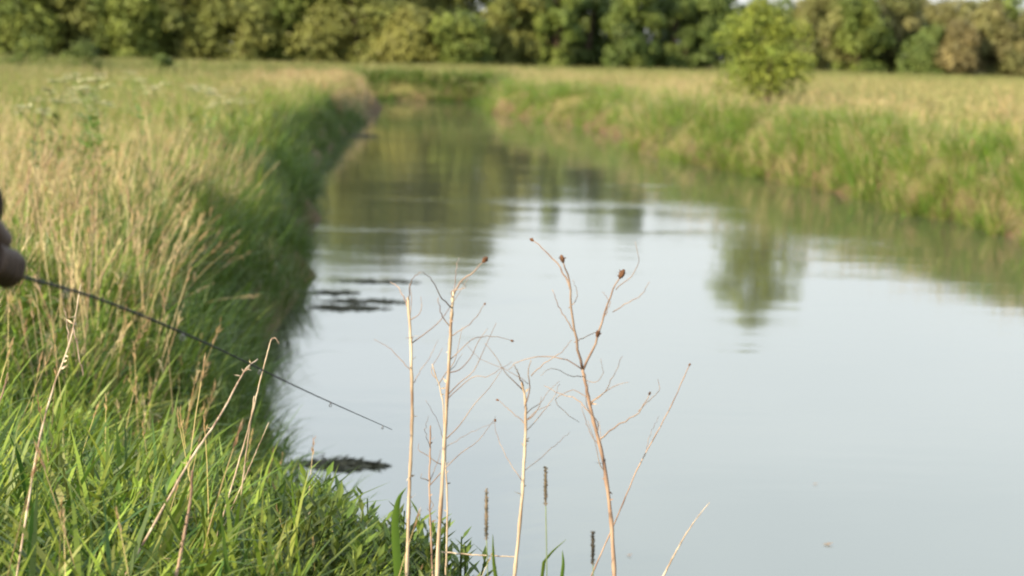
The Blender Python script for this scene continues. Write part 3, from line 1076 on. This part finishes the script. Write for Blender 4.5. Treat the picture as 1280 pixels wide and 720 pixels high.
def dead_stem(label, main, r0, r1, twigs, heads, depth=DST, mat=M_STEM, name='dead_stem', extra_base=True, group=None):
    """main: photo points from the foot up; twigs: (points, radius); heads: (point, towards, size, index of its twig or None)."""
    base_px = main[0]
    pts = pth(main, depth, 30, 0.0004)
    foot = pts[0].copy()
    if extra_base:                            # carry the stalk down to the ground
        d = pts[0] - pts[3]
        d /= np.linalg.norm(d)
        k = 0
        foot = pts[0].copy()
        while foot[2] > ground_z(foot[0], foot[1]) - 0.02 and k < 60:
            foot = foot + d * 0.02
            k += 1
        pts = np.vstack([foot, pts])
    root = empty(name, foot, label, 'dead plant' if name == 'dead_stem' else 'dry grass stalk', group)
    b = MB()
    rr = np.linspace(r0, r1, len(pts))
    nodes = np.sin(np.linspace(0, 22, len(pts))) ** 8 * 0.3 + 1       # knots
    b.tube(pts - foot, rr * nodes * 0.52, 8)
    for _ in range(int(5 + 900 * r0) if r0 > .0042 else 0):             # leaf scars, torn sheaths
        i = int(rng.uniform(.25, .95) * (len(pts) - 2))
        dv = np.array([rng.normal(0, 1), rng.normal(0, 1), rng.uniform(-.4, 1.2)])
        b.leaf(pts[i] - foot, dv, rng.normal(0, 1, 3), rng.uniform(.008, .026), rng.uniform(.003, .006))
    b.obj('stalk', mat, root, True)
    tw = []
    if name == 'dead_stem' and r0 > .004:
        for _ in range(4):
            i = int(rng.uniform(.35, .97) * (len(pts) - 1))
            az, up = rng.uniform(0, 6.28), rng.uniform(.3, 1.1)
            ln, q = rng.uniform(.05, .16), [pts[i]]
            for _k in range(4):
                q.append(q[-1] + ln / 4 * np.array([math.cos(az), .5 * math.sin(az), up]))
                az += rng.normal(0, .5)
                up += rng.normal(.1, .3)
            q = spline(q, 12)
            tb = MB()
            tb.tube(q - foot, np.linspace(.0013, .0005, len(q)), 4)
            tb.obj('twig', M_TWIG, root, True)
    for tpts, r in twigs:
        n = len(tpts)
        d0 = depth if np.isscalar(depth) else depth[-1]
        q = pth(tpts, [d0 + dd for dd in np.linspace(0, rng.uniform(-.18, .18), n)], 14, 0.0010)
        tb = MB()
        tb.tube(q - foot, np.linspace(r, r * 0.45, len(q)) * 0.85, 5)
        tw.append((tb.obj('twig', M_TWIG, root, True), q))
    for (px, py), sz, ti in heads:
        if ti is None:
            p = at(px, py, depth)
            d = pts[-1] - pts[-2]
            par = root
        else:
            par, q = tw[ti]
            k = np.argmin(np.linalg.norm(q - at(px, py, q[-1][1]), axis=1))
            p = q[k]
            d = q[max(k, 1)] - q[max(k, 1) - 1]
        seed_head(p - foot, d, sz, root, par)
    return root


dead_stem('tall pale stalk, leftmost of the dead stems in front of the water', [(508, 722), (512, 610), (515, 520), (514, 440), (510, 372)], .0075, .0055,
          [([(511, 385), (500, 362), (488, 352)], .0018), ([(511, 375), (514, 352), (526, 340)], .0016), ([(514, 465), (492, 440), (468, 424)], .0013),
           ([(515, 480), (535, 450), (548, 425)], .0012)], [])
dead_stem('tall pale stalk forking at its top, with one dark seed head up right', [(546, 722), (553, 600), (560, 480), (564, 400), (567, 365)], .0085, .0055,
          [([(567, 368), (578, 350), (592, 340), (606, 325)], .0026), ([(565, 385), (550, 370), (540, 350), (528, 340)], .0018), ([(564, 420), (590, 402), (606, 380)], .0014),
           ([(562, 450), (590, 425), (615, 420), (640, 426)], .0014), ([(563, 410), (552, 392), (548, 372)], .0018), ([(567, 370), (570, 340), (574, 322)], .0014),
           ([(558, 500), (590, 472), (612, 470), (640, 452)], .0013), ([(556, 560), (590, 540), (618, 528)], .0009)],
          [((606, 325), .012, 0), ((640, 426), .006, 3), ((606, 380), .005, 2)])
dead_stem('short thin pinkish stalk between the two tall pale stalks', [(541, 722), (537, 620), (538, 532)], .0045, .003, [([(538, 560), (532, 540), (536, 520)], .001)], [], 4.7, M_STEM_RED)
dead_stem('thin pale stalk close behind the forked tall stalk', [(557, 722), (559, 640), (556, 560), (553, 500), (540, 455)], .0045, .0022,
          [([(556, 560), (548, 530), (532, 500)], .001)], [], 4.75)
dead_stem('pale stalk of middle height with withered twigs, left of the main reddish one', [(643, 722), (652, 630), (656, 560), (657, 505), (652, 478)], .0075, .0045,
          [([(654, 482), (648, 468), (643, 456)], .0022), ([(656, 510), (662, 485), (660, 465), (664, 450)], .002), ([(657, 530), (636, 512), (622, 500)], .0013),
           ([(656, 540), (675, 520), (690, 500), (700, 480)], .0013), ([(654, 590), (690, 560), (712, 540)], .0011), ([(664, 470), (680, 455), (702, 440), (715, 425)], .0016),
           ([(652, 600), (632, 570), (620, 540), (619, 520)], .0011), ([(660, 480), (640, 466), (600, 448), (584, 432)], .001)],
          [((622, 500), .005, 2), ((619, 528), .006, 6)])
dead_stem('tallest reddish dead stem, branching high with three brown seed heads', [(768, 722), (764, 650), (755, 580), (744, 535), (734, 490), (728, 460)], .0088, .006,
          [([(728, 462), (720, 425), (714, 385), (712, 352), (703, 324)], .0040), ([(729, 462), (744, 430), (756, 392), (766, 362), (777, 343)], .0036),
           ([(713, 362), (700, 335), (682, 314), (665, 300)], .0026), ([(728, 462), (700, 447), (672, 446), (648, 452), (636, 462)], .0018),
           ([(718, 415), (706, 395), (698, 382), (690, 362)], .0018), ([(766, 390), (786, 378), (802, 368), (812, 352)], .0014), ([(770, 362), (788, 346), (798, 328), (794, 302)], .0013),
           ([(740, 520), (722, 500), (700, 492), (680, 482)], .0018), ([(738, 505), (756, 490), (766, 470), (778, 445)], .0014), ([(748, 550), (775, 530), (798, 515), (812, 492)], .0022),
           ([(798, 514), (812, 500), (824, 488), (822, 474)], .0014), ([(736, 498), (716, 488), (694, 500), (712, 520), (724, 528)], .0012), ([(731, 475), (745, 478), (754, 466), (751, 448)], .0011),
           ([(730, 470), (714, 470), (690, 460), (676, 470)], .0012), ([(718, 428), (735, 420), (748, 413)], .0016), ([(750, 560), (735, 535), (727, 505)], .0014),
           ([(711, 385), (722, 370), (716, 350)], .0013), ([(756, 395), (762, 378), (752, 365)], .0013)],
          [((703, 324), .0125, 0), ((777, 343), .0155, 1), ((750, 413), .012, 1), ((667, 303), .008, 2), ((812, 492), .006, 9)], mat=M_STEM_RED)
dead_stem('thin stem slanting up right from the foot of the main reddish stem', [(738, 722), (770, 650), (800, 580), (835, 515), (862, 456)], .0032, .0018,
          [([(806, 570), (812, 545), (824, 520)], .001)], [((862, 456), .005, None)], 4.6, M_STEM_RED)
dead_stem('pale bent dry blade, rightmost of the dry stems by the bottom edge', [(828, 722), (850, 680), (868, 652), (887, 628)], .004, .0012, [], [], 4.5, M_STEM, 'dry_stalk')
dead_stem('pale stalk lying level at the feet of the dead stems', [(552, 690), (585, 693), (620, 695), (645, 696)], .0032, .0025, [], [], 4.6, M_STEM, 'dry_stalk', False)

# dry stalks lying through the near grass
dead_stem('long golden dry stalk leaning right, with a bent tip', [(190, 660), (235, 580), (275, 520), (305, 465), (322, 449)], .0055, .003, [], [], [4.5, 4.6, 4.7, 4.8, 4.85], M_STEM, 'dry_stalk')
dead_stem('pale dry stalk with a small drooping tip, tallest of the close trio', [(292, 600), (312, 530), (328, 465), (339, 424)], .004, .0025, [([(339, 424), (345, 423), (349, 430)], .002)], [], 5.0, M_STEM, 'dry_stalk')
dead_stem('thin pale stalk in the middle of the close trio', [(303, 605), (310, 550), (318, 495)], .0035, .0025, [], [], 5.05, M_STEM, 'dry_stalk')
dead_stem('short thin stalk leaning right at the foot of the close trio', [(305, 600), (320, 565), (336, 528)], .0025, .0015, [], [], 5.1, M_STEM, 'dry_stalk')
dead_stem('dotted pale stalk with ragged top at the far left of the near grass', [(32, 650), (45, 570), (65, 490), (88, 425), (101, 355)], .0045, .0025,
          [([(86, 432), (84, 405), (80, 385)], .002), ([(92, 410), (98, 440), (104, 470)], .002)], [], [4.3, 4.4, 4.5, 4.55, 4.6], M_STEM, 'dry_stalk')
dead_stem('thick brown dead stalk standing up from the bottom edge of the grass', [(220, 722), (230, 670), (238, 625), (240, 588)], .0065, .0045, [], [], 4.15, M_STEM_RED, 'dry_stalk')
dead_stem('broken brown stalk at the left edge in the green grass', [(-4, 510), (4, 490), (10, 466)], .004, .003, [], [], 4.4, M_STEM_RED, 'dry_stalk')

# seed spikes of meadow foxtail
for (x0, y0, y1, dp, lab) in [(608, 611, 675, 4.3, 'brown seed spike on a thin green stem, left of the pale middle stalk'),
                              (682, 583, 632, 4.3, 'dark seed spike, tallest and thinnest stem right of the middle stalk'),
                              (741, 664, 706, 4.2, 'dark seed spike low beside the foot of the reddish stem')]:
    foot = at(x0 + 2, 724, dp)
    while foot[2] > ground_z(foot[0], foot[1]):
        foot = foot + np.array([0, 0, -0.02])
    r_ = empty('seed_spike', foot, lab, 'grass spike', 'seed spikes by the bottom edge')
    a, b_ = at(x0, y1, dp), at(x0, y0, dp)
    t_ = MB()
    t_.tube(spline([np.zeros(3), (a - foot) * .6 + [0.004, 0, 0], a - foot + [0, 0, .01]], 10), .0013, 6)
    t_.obj('stem', M_SPIKE_STEM, r_, True)
    t_ = MB()
    k = np.linspace(0, 1, 9)
    t_.tube([(a + (b_ - a) * q) - foot for q in k], 0.0023 * (0.45 + 0.9 * np.sin(np.pi * (0.1 + 0.82 * k))), 8)
    for _ in range(150):
        q, an = rng.random(), rng.uniform(0, 6.28)
        d = np.array([math.cos(an), math.sin(an), 0.9])
        t_.leaf((a + (b_ - a) * q) - foot + d * [.002, .002, 0], d, rng.normal(0, 1, 3), .005, .002, (.2, .15, .1))
    t_.obj('spike', M_SPIKE, r_)

# broad blades standing by the bottom edge
for (pts, w_, lab) in [([(498, 722), (494, 660), (498, 625), (508, 609)], .020, 'broad green blade curling over beside the leftmost dead stalk'),
                       ([(620, 724), (617, 700), (616, 668)], .009, 'narrow upright green blade beside the brown seed spike'),
                       ([(680, 702), (692, 688), (708, 674)], .008, 'grey green blade slanting right behind the dark spike'),
                       ([(702, 724), (704, 705), (703, 688)], .009, 'short pointed green blade at the bottom edge')]:
    q = pth(pts, 4.4, 14)
    foot = q[0].copy()
    while foot[2] > ground_z(foot[0], foot[1]):
        foot = foot + np.array([-.002, 0, -0.02])
    q = np.vstack([foot, q])
    V, fs = [], []
    for i, p in enumerate(q):
        wd = w_ * .5 * (1 - (i / (len(q) - 1)) ** 2.2) + .0004
        s_ = np.array([.9, .45, 0]) * wd
        V += [p - foot - s_, p - foot + [0, -.002, 0], p - foot + s_]
    for i in range(len(q) - 1):
        for j in (0, 1):
            fs.append((3 * i + j, 3 * i + j + 1, 3 * i + j + 4, 3 * i + j + 3))
    b = MB()
    b.add(V, fs, G2)
    o = b.obj('grass_blade', M_GRASS, None, True)
    o.location = tuple(foot)
    tag(o, lab, 'grass blade')

# leafy weeds at the water's edge by the dead stems
for i, (px, py, dp, hh, lab) in enumerate([
        (462, 632, 5.4, .30, 'bushy dark leafed weed at the tip of the near bank'),
        (500, 655, 5.2, .30, 'dark leafed weed just left of the leftmost dead stalk'),
        (540, 668, 5.1, .26, 'dark leafed weed at the right end of the near bank, behind the pale stalks'),
        (470, 672, 5.0, .30, 'leafy weed low in front of the bushy dark one'),
        (402, 612, 5.7, .32, 'light green leafy weed left of the bushy dark one'),
        (362, 596, 6.0, .34, 'light green leafy weed farthest left along the bank tip')]):
    top = at(px, py, dp)
    gz = ground_z(top[0], top[1])
    h_ = max(.2, top[2] - gz)
    cols = [DK2, G4, G2] if i < 4 else [G1, G2, G3]
    r_ = empty('leafy_weed', (top[0], top[1], gz), lab, 'weed')
    b = leafy(24, h_ * .55, h_ * 1.05, .15, cols, .024, .085)
    b.obj('leaves', M_GRASS, r_)

# ------------------------------------------------------------------ things on the water
def weed_mat(px0, px1, py, hpx, lab, seed, n=240, lift=.02, grp=None):
    g = np.random.default_rng(seed)
    a, b_ = onz(px0, py), onz(px1, py)
    c = (a + b_) / 2
    ln = np.linalg.norm(b_ - a)
    near_, far_ = onz(px0, py + hpx), onz(px0, py - hpx)
    dy = abs(far_[1] - near_[1]) / 2
    b = MB()
    for _ in range(n):
        t = g.beta(1.6, 1.6) - .5
        env = 1 - abs(2 * t) ** 1.6
        p = np.array([t * ln, g.normal(0, .42) * dy * (0.35 + 0.65 * env), 0.004])
        k = g.normal(0, .35)
        l_ = g.uniform(.03, .12) * (1 + .4 * (py < 500))
        q = p + np.array([math.cos(k) * l_, math.sin(k) * l_ * .8, 0])
        m_ = (p + q) / 2 + np.array([0, g.normal(0, .01), lift * env * g.random() ** 2 * 1.6])
        b.tube(spline([p, m_, q], 4), g.uniform(.002, .005), 4)
        if g.random() < .4:
            b.leaf(m_, [math.cos(k), math.sin(k), g.uniform(0, .8)], g.normal(0, 1, 3), .04, .016)
    o = b.obj('waterweed', M_WEED)
    o.location = (c[0], c[1], 0)
    tag(o, lab, 'waterweed', grp)
    return o


weed_mat(362, 476, 581, 6, 'dark raft of waterweed floating by the tip of the near bank', 1, 260, .015)
weed_mat(384, 470, 385, 4, 'dark waterweed raft, nearest of the streaks by the shaded left bank', 2, 110, .012)
weed_mat(400, 505, 377, 3, 'long streak of dark waterweed beside the left bank raft', 3, 90, .010)
weed_mat(380, 440, 366, 2, 'thin short waterweed streak hugging the left bank', 4, 50, .01)
weed_mat(420, 515, 352, 2, 'thin long waterweed streak farthest out from the left bank', 5, 60, .01)
weed_mat(436, 470, 170, 2, 'far dark waterweed patch by the left bank near the bend', 6, 120, .04)
for i, (px, py, lab) in enumerate([(1028, 681, 'brown leaf floating on the open water at lower right'), (1016, 606, 'tiny dark leaf floating on the open water, above the brown one'),
                                   (783, 695, 'tiny leaf floating on the water right of the reddish stem foot')]):
    p = onz(px, py)
    b = MB()
    sz = (.055, .03, .03)[i]
    V = [(0, 0, .004), (sz * .5, sz * .3, .006), (sz, 0, .012), (sz * .5, -sz * .3, .006)]
    b.add(V, [(0, 1, 2, 3)], (0.28, 0.16, 0.08))
    o = b.obj('floating_leaf', M_GRASS)
    o.location = tuple(p)
    tag(o, lab, 'leaf')

# ------------------------------------------------------------------ the angler (mostly outside the left edge)
GND = ground_z(-1.2, 2.85)
HAND = at(-2, 335, 3.0)
TIP = at(490, 537, 5.0)
ra = TIP - HAND
RL = np.linalg.norm(ra)
ra /= RL


def skin_mesh(name, verts, edges, radii, mat, root_i=0, sub=2, roots=()):
    me = bpy.data.meshes.new(name)
    me.from_pydata([tuple(v) for v in verts], edges, [])
    o = bpy.data.objects.new(name, me)
    COL.objects.link(o)
    sm = o.modifiers.new('skin', 'SKIN')
    sm.use_smooth_shade = True
    for i, r in enumerate(radii):
        d = me.skin_vertices[0].data[i]
        d.radius = (r, r) if np.isscalar(r) else r
        d.use_root = (i == root_i) or i in roots
    su = o.modifiers.new('sub', 'SUBSURF')
    su.levels = su.render_levels = sub
    dg = bpy.context.evaluated_depsgraph_get()
    ev = o.evaluated_get(dg)
    nm = bpy.data.meshes.new_from_object(ev)
    o.modifiers.clear()
    o.data = nm
    nm.materials.clear()
    nm.materials.append(mat)
    nm.polygons.foreach_set('use_smooth', [True] * len(nm.polygons))
    return o


fw = np.array([0.72, 0.69, 0.0])
rt_ = np.array([0.69, -0.72, 0.0])
ctr = np.array([-1.10, 2.70, GND])


def bp(f, r, z):
    return ctr + fw * f + rt_ * r + np.array([0, 0, z])


pel, spine, chest, neck0, neck1 = bp(-.02, 0, .95), bp(-.02, 0, 1.15), bp(0, 0, 1.36), bp(0.0, 0, 1.46), bp(.015, 0, 1.52)
shR, shL = bp(0, .19, 1.45), bp(0, -.19, 1.45)
wrR = HAND + np.array([-0.017, -0.02, 0.066])
elR = wrR + np.array([-0.115, -0.10, 0.215])
elL = bp(-.02, -.26, 1.17)
wrL = bp(.18, -.20, 1.02)
bverts = [pel, spine, chest, neck0, neck1, shR, elR, wrR, shL, elL, wrL,
          bp(-.02, .10, .88), bp(.02, .12, .48), bp(-.04, .13, .08), bp(.10, .14, .035),
          bp(-.02, -.10, .88), bp(.04, -.12, .48), bp(-.03, -.13, .08), bp(.11, -.15, .035),
          bp(.03, 0, 1.60), bp(.04, 0, 1.70)]
bedges = [(0, 1), (1, 2), (2, 3), (3, 4), (2, 5), (5, 6), (6, 7), (2, 8), (8, 9), (9, 10), (0, 11), (11, 12), (12, 13), (13, 14), (0, 15), (15, 16), (16, 17), (17, 18), (4, 19), (19, 20)]
brad = [.095, .085, .105, .07, .062, .058, .042, .027, .058, .042, .027, .082, .056, .04, .032, .082, .056, .04, .032, .098, .106]
# hands as separate finger chains that start inside the palm
palm_u = wrR - HAND
palm_u -= ra * np.dot(palm_u, ra)
palm_u /= np.linalg.norm(palm_u)
palm_v = np.cross(ra, palm_u)


def around(t, ang, r):
    return HAND + ra * t + r * (math.cos(ang) * palm_u + math.sin(ang) * palm_v)


starts = []


def chain(pts, rads):
    k = len(bverts)
    starts.append(k)
    for i, p in enumerate(pts):
        bverts.append(p)
        brad.append(rads[i])
        if i:
            bedges.append((k + i - 1, k + i))
    return k


k0 = chain([around(0.0, 0.1, .036), around(.005, 0.55, .030)], [(.026, .026), (.022, .022)])
bedges.append((7, k0))
for (t0, l_) in ((-.030, .9), (-.011, 1.0), (.009, 1.04), (.028, .98)):
    chain([around(t0 * .7, .35, .030), around(t0, 1.15, .029), around(t0, 2.2, .0235), around(t0, 3.3, .022 * l_), around(t0, 4.2, .021)], [.0092, .0088, .0082, .0077, .0066])
chain([around(-.012, -.2, .034), around(.018, -.75, .032), around(.045, -1.0, .027), around(.066, -.9, .023)], [.013, .0125, .0105, .009])
# left hand, relaxed
dl = wrL - elL
dl /= np.linalg.norm(dl)
sl_ = np.cross(dl, [0, 0, 1])
sl_ /= np.linalg.norm(sl_)
ul = np.cross(sl_, dl)
pl = wrL + dl * .05
k1 = chain([pl, wrL + dl * .085], [(.026, .032), (.022, .034)])
bedges.append((10, k1))
for j, l_ in zip((-1.5, -.5, .5, 1.5), (.062, .074, .078, .070)):
    b0 = wrL + dl * .075 + sl_ * j * .018
    chain([b0, b0 + dl * .035, b0 + dl * (.035 + l_ * .5) - ul * .012, b0 + dl * (.03 + l_ * .85) - ul * .035], [.010, .0095, .0088, .0075])
chain([wrL + dl * .03 + sl_ * .022, wrL + dl * .055 + sl_ * .045, wrL + dl * .085 + sl_ * .052 - ul * .01], [.012, .0105, .0085])
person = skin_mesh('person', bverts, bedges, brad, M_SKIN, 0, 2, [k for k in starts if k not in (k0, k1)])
# face: brow, nose, mouth and ears
pm = bmesh.new()
pm.from_mesh(person.data)
hc = bp(.04, 0, 1.655)


def blob(bm, c, r, sc=(1, 1, 1)):
    mat_ = Matrix.Translation(Vector(c)) @ Matrix.Rotation(math.atan2(fw[1], fw[0]), 4, 'Z') @ Matrix.Diagonal((*[r * q for q in sc], 1))
    bmesh.ops.create_uvsphere(bm, u_segments=14, v_segments=10, radius=1, matrix=mat_)


blob(pm, hc + fw * .100 + [0, 0, -.015], .022, (1, .65, 1.4))
blob(pm, hc + fw * .085 + [0, 0, -.058], .024, (.6, 1.1, .4))
for sgn in (-1, 1):
    blob(pm, hc + rt_ * sgn * .085 + fw * -.005 + [0, 0, -.012], .026, (.9, .35, 1.3))
pm.to_mesh(person.data)
pm.free()
person.data.polygons.foreach_set('use_smooth', [True] * len(person.data.polygons))
tag(person, 'angler cut off by the left edge, shade-darkened hand and forearm gripping the rod', 'person')


def cloth(name, ids, scale, mat, extra=None, cut=None):
    vs, es, rs = [], [], []
    mp_ = {}
    for i in ids:
        mp_[i] = len(vs)
        vs.append(bverts[i])
        r = brad[i]
        add = scale * (.55 if i == 7 else 1)
        rs.append((r[0] + add, r[1] + add) if not np.isscalar(r) else r + add)
    for a, b in bedges:
        if a in mp_ and b in mp_:
            es.append((mp_[a], mp_[b]))
    if cut:
        for (i, t) in cut:                    # pull an end back along its limb
            a = [q for q in bedges if i in q][0]
            o_ = a[0] if a[1] == i else a[1]
            vs[mp_[i]] = np.array(bverts[o_]) + (np.array(bverts[i]) - np.array(bverts[o_])) * t
            rs[mp_[i]] = rs[mp_[i]] if not np.isscalar(rs[mp_[i]]) else rs[mp_[i]] + .012
    o = skin_mesh(name, vs, es, rs, mat, 0, 2)
    o.parent = person
    return o


def add_barrel(o, prof):
    """Join an oval trunk of cloth to a garment: rows of (height, depth, half width, shift forward)."""
    bm = bmesh.new()
    bm.from_mesh(o.data)
    rows = []
    for z, rf, rr, sh in prof:
        rows.append([bm.verts.new(bp(sh + rf * math.cos(2 * math.pi * k / 28), rr * math.sin(2 * math.pi * k / 28), z)) for k in range(28)])
    for a, b in zip(rows[:-1], rows[1:]):
        for k in range(28):
            bm.faces.new((a[k], a[(k + 1) % 28], b[(k + 1) % 28], b[k]))
    bm.faces.new(rows[-1])
    bm.normal_update()
    bm.to_mesh(o.data)
    bm.free()
    o.data.polygons.foreach_set('use_smooth', [True] * len(o.data.polygons))


jk = cloth('jacket', [2, 3, 5, 6, 7, 8, 9, 10], .026, M_SHIRT, cut=[(7, 1.06), (10, .92)])
add_barrel(jk, [(.84, .150, .190, -.02), (.86, .158, .198, -.02), (.95, .150, .188, -.02), (1.08, .135, .170, -.02), (1.22, .140, .182, -.01), (1.36, .135, .195, 0),
                (1.44, .105, .185, 0), (1.49, .065, .120, 0), (1.505, .03, .05, 0)])
trs = cloth('trousers', [11, 12, 13, 15, 16, 17], .020, M_TROUSER)
add_barrel(trs, [(.74, .095, .150, -.01), (.78, .118, .172, -.015), (.88, .128, .172, -.02), (1.0, .12, .155, -.02)])
for ids in ((13, 14), (17, 18)):
    o = cloth('boot', list(ids), .022, M_BOOT)
hb = bmesh.new()
blob(hb, hc + fw * -.020 + [0, 0, .040], .108, (1.0, .92, .95))
hm = bpy.data.meshes.new('hair')
hb.to_mesh(hm)
hb.free()
hm.polygons.foreach_set('use_smooth', [True] * len(hm.polygons))
hm.materials.append(M_HAIR)
ho = bpy.data.objects.new('hair', hm)
COL.objects.link(ho)
ho.parent = person
for sgn in (-1, 1):
    eb = bmesh.new()
    blob(eb, hc + fw * .082 + rt_ * sgn * .032 + [0, 0, .008], .012)
    em = bpy.data.meshes.new('eye')
    eb.to_mesh(em)
    eb.free()
    em.materials.append(M_EYE)
    eo = bpy.data.objects.new('eye', em)
    COL.objects.link(eo)
    eo.parent = person

# the rod
rod = empty('fishing_rod', HAND, 'thin black fishing rod pointing down over the grass to the water', 'fishing rod')
sag = at(240, 417, 3.0 + (at(240, 417, 3.7)[1] - 3.0) * 1.0)
mid_r = at(262, 431, 3.75)
bl = spline([HAND - ra * .05, HAND + ra * .05, at(130, 376, 3.35), mid_r, at(385, 490, 4.3), TIP], 40)
b = MB()
b.tube(bl - HAND, np.linspace(.0038, .0008, len(bl)), 8)
b.obj('blank', M_ROD, rod, True)
b = MB()
b.tube([-ra * .36, -ra * .34, -ra * .1, ra * .032, ra * .042], [.009, .0125, .0115, .011, .006], 12)
b.obj('grip', M_GRIP, rod, True)
dn = np.array([0, 0, -1.0])
dn -= ra * np.dot(dn, ra)
dn /= np.linalg.norm(dn)
sx_ = np.cross(ra, dn)
b = MB()
rc = -ra * .13 + dn * .055
b.tube([rc - sx_ * .028, rc - sx_ * .024, rc - sx_ * .012, rc + sx_ * .012, rc + sx_ * .024, rc + sx_ * .028], [.014, .034, .026, .026, .034, .014], 18)
b.tube([-ra * .13 + dn * .010, rc], .006, 6)
reel = b.obj('reel', M_METAL, rod, True)
b = MB()
b.tube([rc + sx_ * .028, rc + sx_ * .04, rc + sx_ * .042 + ra * .03], .0035, 6)
b.tube([rc + sx_ * .042 + ra * .03, rc + sx_ * .062 + ra * .03], .006, 8)
b.obj('crank', M_METAL, reel, True)
for t in (.33, .55, .72, .86, .99):
    i = int(t * (len(bl) - 1))
    p = bl[i] - HAND
    b = MB()
    rr_ = .006 * (1.15 - t * .75)
    ring = [p + dn * (rr_ + .004) + rr_ * (math.cos(q) * sx_ + math.sin(q) * dn) for q in np.linspace(0, 2 * math.pi, 13)]
    b.tube(ring, .0009, 5, caps=False)
    b.tube([p, p + dn * .005], .0018, 5)
    b.obj('guide_ring', M_METAL, rod)
